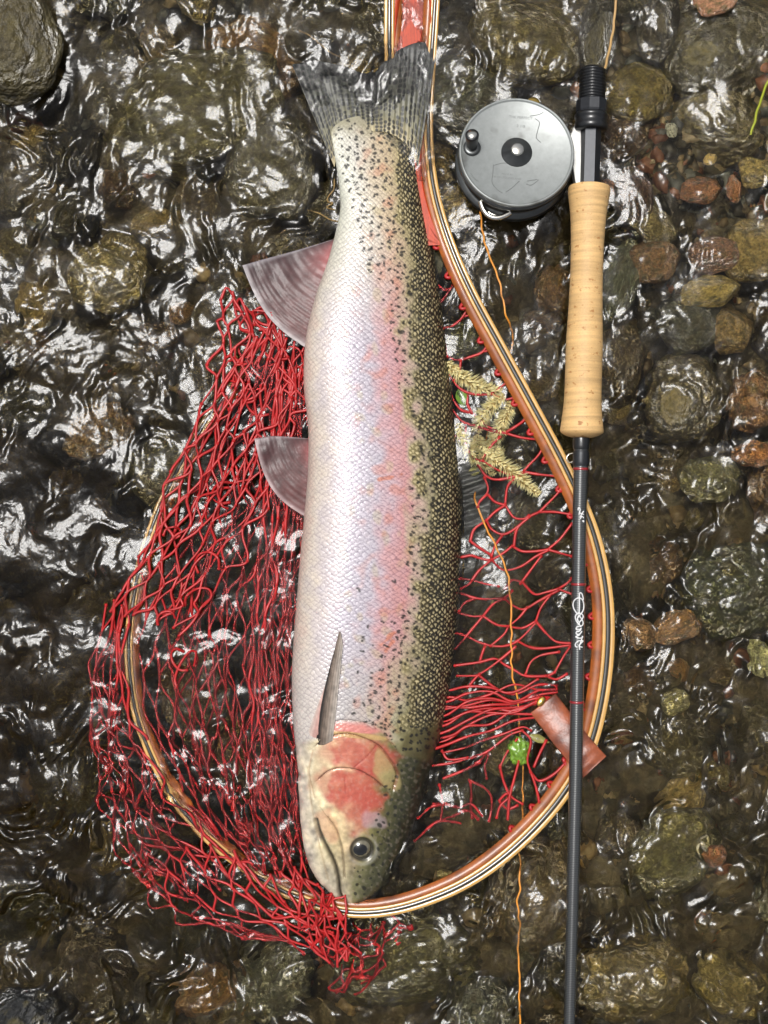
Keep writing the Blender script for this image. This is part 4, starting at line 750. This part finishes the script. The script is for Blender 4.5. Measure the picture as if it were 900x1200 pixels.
# leather strap folded over the rim, with a brass stud
def strap():
    a = np.array([(636, 824), (650, 842), (668, 866), (685, 886), (697, 899)], float); z = np.array([1.5, 4, 7.5, 9.6, 9.4]); q = catmull(np.c_[a, z], 50)
    t = np.gradient(q[:, :2], axis=0); t /= np.linalg.norm(t, axis=1, keepdims=True); n = np.stack([-t[:, 1], t[:, 0]], 1)
    ring = []
    for o, dz in ((-18, -1.4), (18, -1.4), (19, -1.0), (18, -.4), (6, .6), (-6, .6), (-18, -.4), (-19, -1.0)): ring.append(PV(np.c_[q[:, :2] + n * o, q[:, 2] + dz + .25 * T_broad(q[:, 0] / 90, q[:, 1] / 90 + o / 70)]))
    V = np.stack(ring, 1).reshape(-1, 3); F = [tuple(f) for f in grid_faces(50, 8, True).tolist()]; m_ = len(V); F += [tuple(range(8)), tuple(range(m_ - 1, m_ - 9, -1))]
    o = mesh_obj('leather_strap', V, F, M['leather'], net); o['label'] = 'red brown leather strap wrapped over the rim'
    Vb, Fb = lathe([(0.0001, 0.0016), (0.003, 0.0014), (0.0042, 0.0006), (0.0042, -0.001)], n=20); Vb = place(Vb * np.array([1, .6, 1]), P(634, 822, 0.0024), (0, 0.1, 1), (.6, .8, 0))
    b = mesh_obj('brass_stud', Vb, Fb, M['brass']); b.parent = o
    # the parent strap has identity transform plus the net's inverse: keep world place
    b.matrix_parent_inverse = Matrix()
strap()

# ------------------------------------------------------------------ fly rod
rod = empty('fly_rod', P(680, 600, -0.01)); tag(rod, 'dark carbon fly rod with long pale cork grip lying across the net rim', 'fishing rod')
RZ = 0.017
A0 = P(690.5, 218, RZ); A1 = P(681.5, 512, RZ); AX = (A1 - A0); GL = np.linalg.norm(AX); AX = AX / GL
k_ = S * (D - RZ) / D
grip = [(218, 0.1), (218, 21), (219, 23.5), (222, 24.6), (228, 24.4), (240, 22.6), (258, 20.6), (285, 19.3), (313, 19.0), (345, 19.4), (370, 20.2), (395, 21.2), (415, 21.6), (440, 21.5), (460, 21.6), (480, 22.6), (495, 24.2), (503, 25.2), (506, 25.2), (509, 22), (512, 15), (513, 9), (513, 0.1)]
gp = np.array([(r_ * k_, (y_ - 218) / 294.0 * GL) for y_, r_ in grip]); gi = np.vstack([gp[:1], catmull(gp[1:-1], 90), gp[-1:]])
Vg, Fg = lathe(gi, n=56); mesh_obj('cork_grip', place(Vg, A0, AX, (0, 0, 1)), Fg, M['cork'], rod)
def along(y): # point on the rod axis at photo row y
    if y <= 512: return A0 + AX * (y - 218) / 294.0 * GL
    return P(np.interp(y, [512, 600, 900, 1190, 1400], [681.3, 679.2, 674.8, 667.6, 662.5]), y, np.interp(y, [512, 700, 900, 1200, 1400], [.0168, .0155, .0145, .013, .012]))
bp_ = np.array([along(y_) for y_ in np.linspace(500, 1400, 120)]); br = np.interp(np.linspace(500, 1400, 120), [500, 530, 600, 900, 1190, 1400], [8.6, 8.4, 8.1, 7.9, 6.6, 6.0]) * k_
Vb, Fb = tubes(bp_[None], br[None], 28); blank = mesh_obj('blank', Vb, Fb, M['blank'], rod)
def ringp(name, y0, y1, r_px, m, parent=rod, n=8, bulge=.3):
    yy_ = np.linspace(y0, y1, n); pp = np.array([along(v) for v in yy_]); rr = np.full(n, r_px) + bulge * np.sin(np.linspace(0, math.pi, n)); rr[0] -= .6; rr[-1] -= .6
    V, F = tubes(pp[None], (rr * k_)[None], 28); return mesh_obj(name, V, F, m, parent)
ringp('winding_check', 510, 527, 9.6, M['black']); ringp('hook_keeper_wrap', 528, 546, 9.1, M['blacksat'])
ringp('red_wrap', 548, 551, 9.0, M['redwrap']); ringp('red_wrap', 683, 686, 8.7, M['redwrap']); ringp('red_wrap', 821, 824, 8.4, M['redwrap'])
hk = catmull(np.array([(671, 531, 16), (666, 533, 16), (664, 538, 16), (667, 542, 16), (671, 541, 16)], float), 24)
mesh_obj('hook_keeper', *tubes(PV(hk)[None], 0.0004, 8), M['silver'], rod)
# reel seat
def seat(y0, y1, prof, m, name, n=40, sides=None):
    p0, p1 = along(y0), along(y1); ax = p1 - p0; Lh = np.linalg.norm(ax); V, F = lathe([(r_ * k_, h_ * Lh) for r_, h_ in prof], n=n); return mesh_obj(name, place(V, p0, ax, (0.35, 0, 1)), F, m, rod, smooth=sides is None)
thr = [(0.1, 0), (13.0, 0), (14.6, .05)]
for i in range(11): h0 = .07 + i * .082; thr += [(15.4, h0), (15.4, h0 + .03), (13.6, h0 + .045), (13.6, h0 + .07)]
thr += [(14, 1.0), (0.1, 1.0)]
seat(80, 122, thr, M['black'], 'threaded_barrel')
seat(117, 134, [(0.1, 0), (15.5, 0), (18.2, .1), (18.4, .8), (17.6, .95), (15, 1), (0.1, 1)], M['blacksat'], 'locking_nut', n=10, sides=1)
seat(133, 153, [(0.1, 0), (18, 0), (19.6, .1), (19.6, .25), (18.6, .32), (18.6, .6), (19.4, .66), (19.4, .9), (18, 1), (0.1, 1)], M['black'], 'sliding_hood')
seat(140, 219, [(0.1, 0), (11.8, 0), (11.8, .97), (11.8, 1.0), (0.1, 1)], M['blacksat'], 'seat_body', n=6, sides=1)
def boxp(name, corners, z0, z1, m, parent):
    V, F = poly_solid(PV(np.c_[np.array(corners, float), np.full(len(corners), z1)]), z0 * .001, z1 * .001, bev=0.0005); return mesh_obj(name, V, F, m, parent, smooth=False)
# script lettering on the blank
def script():
    zoom = [[(236, 592), (240, 500), (240, 400), (243, 345), (268, 352), (284, 400), (286, 425)],
            [(215, 590), (180, 530), (172, 470), (190, 425), (228, 402), (268, 415), (292, 470), (288, 540), (255, 592), (215, 645), (240, 690)],
            [(240, 720), (205, 670), (195, 615), (225, 578), (272, 592), (285, 625), (262, 660), (238, 690), (245, 722), (275, 722), (285, 690), (265, 645), (228, 600)],
            [(262, 735), (215, 738), (203, 765), (232, 775), (262, 755), (240, 790), (208, 795), (205, 822), (235, 828), (262, 800)], [(270, 790), (235, 835), (198, 855), (232, 870), (268, 868), (282, 850)],
            [(275, 850), (262, 900), (240, 960), (244, 1005)], [(282, 900), (225, 905), (195, 940), (198, 968), (214, 975)], [(286, 905), (235, 960), (275, 978)]]
    L_ = []
    for s_ in zoom:
        p = catmull(np.array([(655 + x / 10, 660 + y / 10) for x, y in s_], float), 40); q = []
        for x, y in p:
            c = along(y); r_ = np.interp(y, [600, 900], [8.1, 7.9]) * k_; pw = P(x, y, c[2] + r_); dx = np.clip((pw[0] - c[0]) / r_, -.96, .96); q.append(c + np.array([dx * r_ * 1.02, 0, math.sqrt(1 - dx * dx) * r_ * 1.02]))
        L_.append(q)
    mesh_obj('script_lettering', *tubes(np.array(L_), 0.00045, 6), M['white'], blank)
    z2 = [[(677.5, 598), (678, 595), (680, 597), (678.5, 603)], [(679, 601), (682, 602), (684, 603)], [(680, 606), (682, 602), (684, 599)], [(680, 608), (682, 605), (684, 607)], [(682, 611), (684, 610), (684, 612)]]
    L_ = []
    for s_ in z2:
        p = catmull(np.array(s_, float), 12); q = []
        for x, y in p:
            c = along(y); r_ = 8.1 * k_; pw = P(x, y, c[2] + r_); dx = np.clip((pw[0] - c[0]) / r_, -.96, .96); q.append(c + np.array([dx * r_ * 1.02, 0, math.sqrt(1 - dx * dx) * r_ * 1.02]))
        L_.append(q)
    mesh_obj('small_lettering', *tubes(np.array(L_), 0.0004, 6), M['white'], blank)
script()

# ------------------------------------------------------------------ fly reel
reel = empty('fly_reel', P(603, 190, -0.01)); tag(reel, 'round lead grey fly reel with black handle knob clamped beside the rod', 'fishing reel')
RN = Vector((0.02, 0.17, 1.0)).normalized(); RN = np.array(RN); RC_ = P(605.5, 178.5, 0.026); rk = S * (D - .026) / D; RR = 67.5 * rk
xr = np.array([1, 0, 0.0])
def rl(name, prof, m, parent=reel, n=72, org=RC_, ax=RN):
    V, F = lathe(prof, n=n); return mesh_obj(name, place(V, org, ax, xr), F, m, parent)
rl('spool_plate', [(0.0001, 0), (RR * .94, 0), (RR * .955, .0003), (RR * .965, .0010), (RR * .985, .0012), (RR, .0006), (RR * 1.005, -.0008), (RR * 1.0, -.002), (RR * .96, -.003)], M['reelgrey'])
rl('frame', [(RR * .93, -.0028), (RR * 1.0, -.0032), (RR * 1.02, -.0042), (RR * 1.02, -.0065), (RR * .99, -.0075), (RR * .94, -.0078), (RR * .935, -.0085), (RR * .93, -.017), (RR * .95, -.0175), (RR * 1.02, -.018), (RR * 1.035, -.019), (RR * 1.035, -.0225), (RR * 1.0, -.0245), (RR * .6, -.026), (0.0001, -.026)], M['reeldark'])
rl('spindle_cap', [(0.0001, .0046), (.0040, .0045), (.0046, .0040), (.0050, .0034), (.0100, .0008), (.0106, .0003), (.0107, -.0004)], M['reeldark'])
rl('spindle_screw', [(0.0001, .0056), (.0036, .0055), (.0043, .005), (.0044, .0036)], M['silver'], org=RC_)
kd = np.array([-0.02, 0.13, 1.0]); kd = kd / np.linalg.norm(kd); KO = RC_ + np.array([-52.5 * rk, 5 * rk, 0.0]); KO = KO + RN * (-(KO - RC_) @ RN)
rl('handle_collar', [(.0058, 0), (.0060, .0010), (.0054, .0017), (.0040, .0019), (.0001, .0019)], M['reeldark'], org=KO, n=32)
rl('handle_knob', [(.0001, .0002), (.0036, .0008), (.0037, .004), (.0041, .009), (.0046, .0135), (.0046, .0150), (.0042, .0156), (.0001, .0157)], M['black'], org=KO, ax=np.array([-0.06, 0.34, 1.0]), n=32)
kax = np.array([-0.06, 0.34, 1.0]); kax /= np.linalg.norm(kax)
rl('knob_rivet', [(.0001, .0006), (.0030, .0005), (.0033, 0)], M['silver'], org=KO + kax * .0157, ax=kax, n=24)
def ring_on_reel(name, ang0, ang1, r0, h0, bul, tr, m):
    a = np.linspace(R(ang0), R(ang1), 30); t = np.linspace(0, 1, 30); rr = RR * r0 + bul * np.sin(t * math.pi)
    p = np.stack([rr * np.cos(a), rr * np.sin(a), np.full(30, h0)], 1); p = place(p, RC_, RN, xr); return mesh_obj(name, *tubes(p[None], tr, 10), m, reel)
ring_on_reel('line_guard', 233, 264, 1.02, -.009, .0062, .0019, M['silver'])
ring_on_reel('line_guard_base', 236, 262, 1.0, -.016, .0020, .0012, M['silver'])
rl('drag_knob', [(.0001, .002), (.0040, .0018), (.0046, .001), (.0046, -.004)], M['brass'], org=RC_ + np.array([22 * rk, 66.5 * rk, 0]) - RN * .012 * 1.0, n=24)
# foot joining reel and rod
foot = [(666, 165), (674, 146), (681, 141), (682, 216), (675, 217), (672, 200)]
V, F = poly_solid(PV(np.c_[np.array(foot, float), np.full(6, 17.0)]), 0.008, 0.017, bev=0.0006); mesh_obj('reel_foot', V, F, M['footgrey'], reel, smooth=False)
# engraved lettering and scratches
def engrave(txt, x, y, size, rot=0.0):
    cu = bpy.data.curves.new('engraving', 'FONT'); cu.body = txt; cu.size = size; cu.align_x = 'CENTER'; cu.align_y = 'CENTER'; cu.extrude = 0.00003; cu.resolution_u = 2
    o = bpy.data.objects.new('t', cu); COL.objects.link(o); dg = bpy.context.evaluated_depsgraph_get(); me = bpy.data.meshes.new_from_object(o.evaluated_get(dg)); bpy.data.objects.remove(o)
    v = np.array([p.co[:] for p in me.vertices]); c_, s_ = math.cos(R(rot)), math.sin(R(rot)); v = np.stack([v[:, 0] * c_ - v[:, 1] * s_, v[:, 0] * s_ + v[:, 1] * c_, v[:, 2]], 1)
    v += np.array([(x - 605.5) * rk, (178.5 - y) * rk, .00006]); v = place(v, RC_, RN, xr)
    o = mesh_obj('engraving', v, [tuple(p.vertices) for p in me.polygons], M['engrave'], reel, smooth=False); return o
engrave('THE PERFECT', 611, 135, 4.6 * rk, -4); engrave('3 1/8', 611, 146, 5 * rk, -6); engrave('MADE BY', 594, 206, 3.2 * rk, -4); engrave('BROS LTD ENGLAND', 594, 210.5, 3.4 * rk, -5)
def scratch(pts):
    q = catmull(np.array(pts, float), 40); v = np.stack([(q[:, 0] - 605.5) * rk, (178.5 - q[:, 1]) * rk, np.full(40, .00002)], 1); return place(v, RC_, RN, xr)
for p_ in ([(578, 194), (577, 206), (576, 216), (582, 225), (588, 229)], [(592, 228), (600, 222), (608, 214)], [(578, 195), (590, 192), (600, 194)], [(628, 136), (633, 141), (631, 150), (629, 160), (634, 166)], [(622, 133), (632, 131), (638, 128)],
                                                              [(616, 218), (622, 219), (629, 214), (630, 212)], [(617, 214), (624, 213), (629, 212)], [(551, 205), (556, 212), (560, 215)]): mesh_obj('scratch', *tubes(scratch(p_)[None], .00026, 4), M['engrave'], reel)

# ------------------------------------------------------------------ line, leader, small plant things
def line(name, pts, rad, m, label, cat, n=220, wob=0.0):
    q = catmull(np.array(pts, float), n); q[:, 0] += wob * T_mid(q[:, 1] / 300, 0 * q[:, 1] + .3); o = mesh_obj(name, *tubes(PV(q)[None], rad, 8), m); return tag(o, label, cat)
line('fly_line', [(562, 243, 9), (566, 270, 5), (572, 298, 2.5), (583, 322, 1.5), (589, 350, 1.5), (593, 372, 1), (601, 395, -8), (592, 430, -12), (572, 500, -14), (559, 560, -8), (557, 585, -1), (564, 606, 1.5), (578, 634, 1.5), (590, 660, 2), (597, 690, 2.5), (599, 740, 2.5), (600, 790, 2), (606, 815, 1), (609, 860, -3), (612, 900, -4), (612, 945, -5), (609, 985, -7), (608, 1012, -3), (609, 1040, -1), (606, 1060, -1), (609, 1080, -.5), (607, 1110, -.5), (609, 1150, 0), (609, 1200, 0), (608, 1280, 0)],
     0.00068, M['line'], 'thin orange fly line running from the reel through the net', 'fishing line', 400, .5)
line('leader_cord', [(708, 81, 16), (713, 62, 12), (718, 38, 9), (721, 10, 8), (722, -40, 8)], .0009, M['leader'], 'tan cord leaving the threaded butt of the rod', 'cord', 80, .3)
def catkin(pts, rad, name, label, group):
    sp = catmull(np.array(pts, float), 60); W = PV(sp); n = 520; g = np.random.default_rng(int(pts[0][0]))
    t = g.uniform(0, 1, n); i = (t * 59).astype(int); tang = np.gradient(W, axis=0)[i]; tang /= np.linalg.norm(tang, axis=1, keepdims=True)
    d = g.standard_normal((n, 3)); d -= tang * (d * tang).sum(1, keepdims=True); d /= np.linalg.norm(d, axis=1, keepdims=True)
    taper = np.sin(np.clip(t * .92 + .06, 0, 1) * math.pi) ** .45; Lh = rad * S * taper * g.uniform(.7, 1.25, n)
    dirn = d + tang * .55; dirn /= np.linalg.norm(dirn, axis=1, keepdims=True); side = np.cross(dirn, tang); side /= np.linalg.norm(side, axis=1, keepdims=True); up = np.cross(side, dirn)
    b = W[i] + d * 0.0006; w = 0.0007
    v = np.stack([b - side * w * .4, b + dirn * Lh[:, None] * .5 + side * w, b + dirn * Lh[:, None], b + dirn * Lh[:, None] * .5 - side * w, b + dirn * Lh[:, None] * .5 + up * w], 1)
    f = np.array([(0, 1, 4), (1, 2, 4), (2, 3, 4), (3, 0, 4), (0, 3, 1), (1, 3, 2)]); F = (f[None] + (np.arange(n) * 5)[:, None, None]).reshape(-1, 3)
    c0 = lin((250, 232, 168)) * g.uniform(.7, 1.3, (n, 1)); tip = np.minimum(c0 * 1.35, .95)
    cc = np.stack([c0 * .7, c0, tip, c0, c0], 1).reshape(-1, 3)
    Vt, Ft = tubes(W[None], np.array([[rad * S * .34 * max(.15, math.sin((k / 59 * .92 + .06) * math.pi) ** .5) for k in range(60)]]), 7)
    Ft3 = np.vstack([Ft[:, [0, 1, 2]], Ft[:, [0, 2, 3]]]); V, F = join([(v.reshape(-1, 3), F), (Vt, Ft3)])
    o = mesh_obj(name, V, F, M['catkin'], smooth=False, col=np.vstack([cc, np.tile(lin((150, 128, 70)), (len(Vt), 1))]))
    return tag(o, label, 'catkin', group)
GC = 'catkins caught in the net'; CLS = ['straw yellow catkin touching the fish back just above the green leaf', 'short fuzzy catkin slanting through the middle of the cluster', 'fuzzy catkin along the side of the cluster facing the wooden hoop', 'fuzzy catkin lying beside the dorsal fin above the small olive leaf', 'longest catkin pointing from the cluster out towards the wooden hoop', 'small catkin half hidden beneath the other catkins']
for pts in ([(524, 424, 0), (536, 438, 0), (552, 448, 0), (568, 456, 0), (588, 458, -1)], [(592, 462, 0), (578, 474, 0), (566, 488, -1), (558, 506, -2)], [(600, 470, -1), (592, 488, -1), (584, 504, -2), (574, 524, -3)], [(536, 496, -2), (543, 516, -2), (556, 536, -3), (580, 556, -4)], [(560, 520, -1), (580, 538, 0), (604, 556, 1), (632, 580, 2)], [(556, 510, -4), (566, 525, -4), (590, 530, -4)]):
    catkin(pts, 12.5, 'catkin', CLS.pop(0), GC)
def leaf(name, px, py, z, L_, W_, rot, m, label, cat='leaf', curl=1.5):
    n, k = 24, 9; t = np.linspace(0, 1, n)[:, None]; u = np.linspace(-1, 1, k)[None]; hwid = W_ / 2 * np.sin(np.pi * t ** .85) + .15
    x = (t - .5) * L_ + 0 * u; y = hwid * u; zz = curl * (u ** 2) * np.sin(np.pi * t) - .5 * curl * (2 * t - 1) ** 2 + .15 * np.cos(u * 12 + t * 30)
    c, s_ = math.cos(R(rot)), math.sin(R(rot)); A = PV(np.stack([px + x * c - y * s_, py + x * s_ + y * c, z + zz], -1)); B = A.copy(); B[..., 2] -= .0003
    V = np.vstack([A.reshape(-1, 3), B.reshape(-1, 3)]); F1 = grid_faces(n, k); F = np.vstack([F1, F1[:, ::-1] + n * k])
    return tag(mesh_obj(name, V, F, m), label, cat)
leaf('leaf', 541, 466, -1, 24, 13, 75, M['leaf'], 'small green leaf between the fish back and catkins')
leaf('leaf', 556, 552, -3, 16, 10, -15, M['olive'], 'small olive leaf under the catkins beside dorsal fin')
leaf('leaf', 632, 866, 1, 26, 9, 20, M['olive'], 'narrow yellow olive leaf caught below the leather strap')
leaf('leaf', 594, 886, -3, 26, 8, 115, M['olive'], 'olive leaf stuck alongside the bright green bud')
def bud():
    bm = bmesh.new(); bmesh.ops.create_icosphere(bm, subdivisions=4, radius=1.0)
    for v in bm.verts:
        d = v.co.normalized(); v.co = d * (1 + .45 * mnoise.noise(d * 2.5) + .4 * abs(mnoise.noise(d * 6)) + .1 * mnoise.noise(d * 14))
    me = bpy.data.meshes.new('leaf_bud'); bm.to_mesh(me); bm.free(); me.polygons.foreach_set('use_smooth', np.full(len(me.polygons), True)); me.materials.append(M['leaf'])
    o = bpy.data.objects.new('leaf_bud', me); COL.objects.link(o); o.location = P(608, 880, -0.001); o.scale = (.0068, .0082, .005); tag(o, 'crumpled bright green leaf bud tangled in the net', 'bud')
bud()
line('plant_stem', [(903, 92, 14), (896, 103, 12), (891, 118, 8), (886, 135, 4), (880, 158, 0)], .0009, mat('green stem', color=tuple(lin((160, 168, 40))), rough=.5), 'yellow green plant stem standing in the shallow gravel', 'stem', 60, .4)
line('root_twig', [(392, 210, 0), (391, 222, 0), (385, 230, 0), (384, 236, 0), (390, 238, 0), (383, 243, 0), (392, 246, -1)], .0005, M['twig'], 'thin curled tan rootlet beside the fish tail stalk', 'twig', 60, .2)
line('root_twig', [(360, 246, -1), (374, 250, 0), (386, 257, 0), (398, 260, -1)], .0005, M['twig'], 'thin straight tan rootlet above the anal fin', 'twig', 60, .3)
line('root_twig', [(350, 36, -2), (366, 44, -2), (384, 60, -2), (400, 68, -3)], .0006, M['twig'], 'thin yellowish twig drifting above the tail fin', 'twig', 60, .4)
tag(stone('pebble', 832, 187, 8, 7, -3, (206, 164, 78), 20, mi=9), 'small bright yellow pebble in the gravel', 'pebble')
tag(stone('pebble', 787, 152, 7, 10, -3, (190, 190, 190), 10, mi=8), 'small white pebble standing in for a water glint below olive boulder', 'pebble')  # white colour stands for a glint on the water
tag(stone('pebble', 521, 1024, 10, 7, -5, (170, 150, 96), 0, mi=10), 'pale yellow pebble by the fish snout inside the hoop', 'pebble')
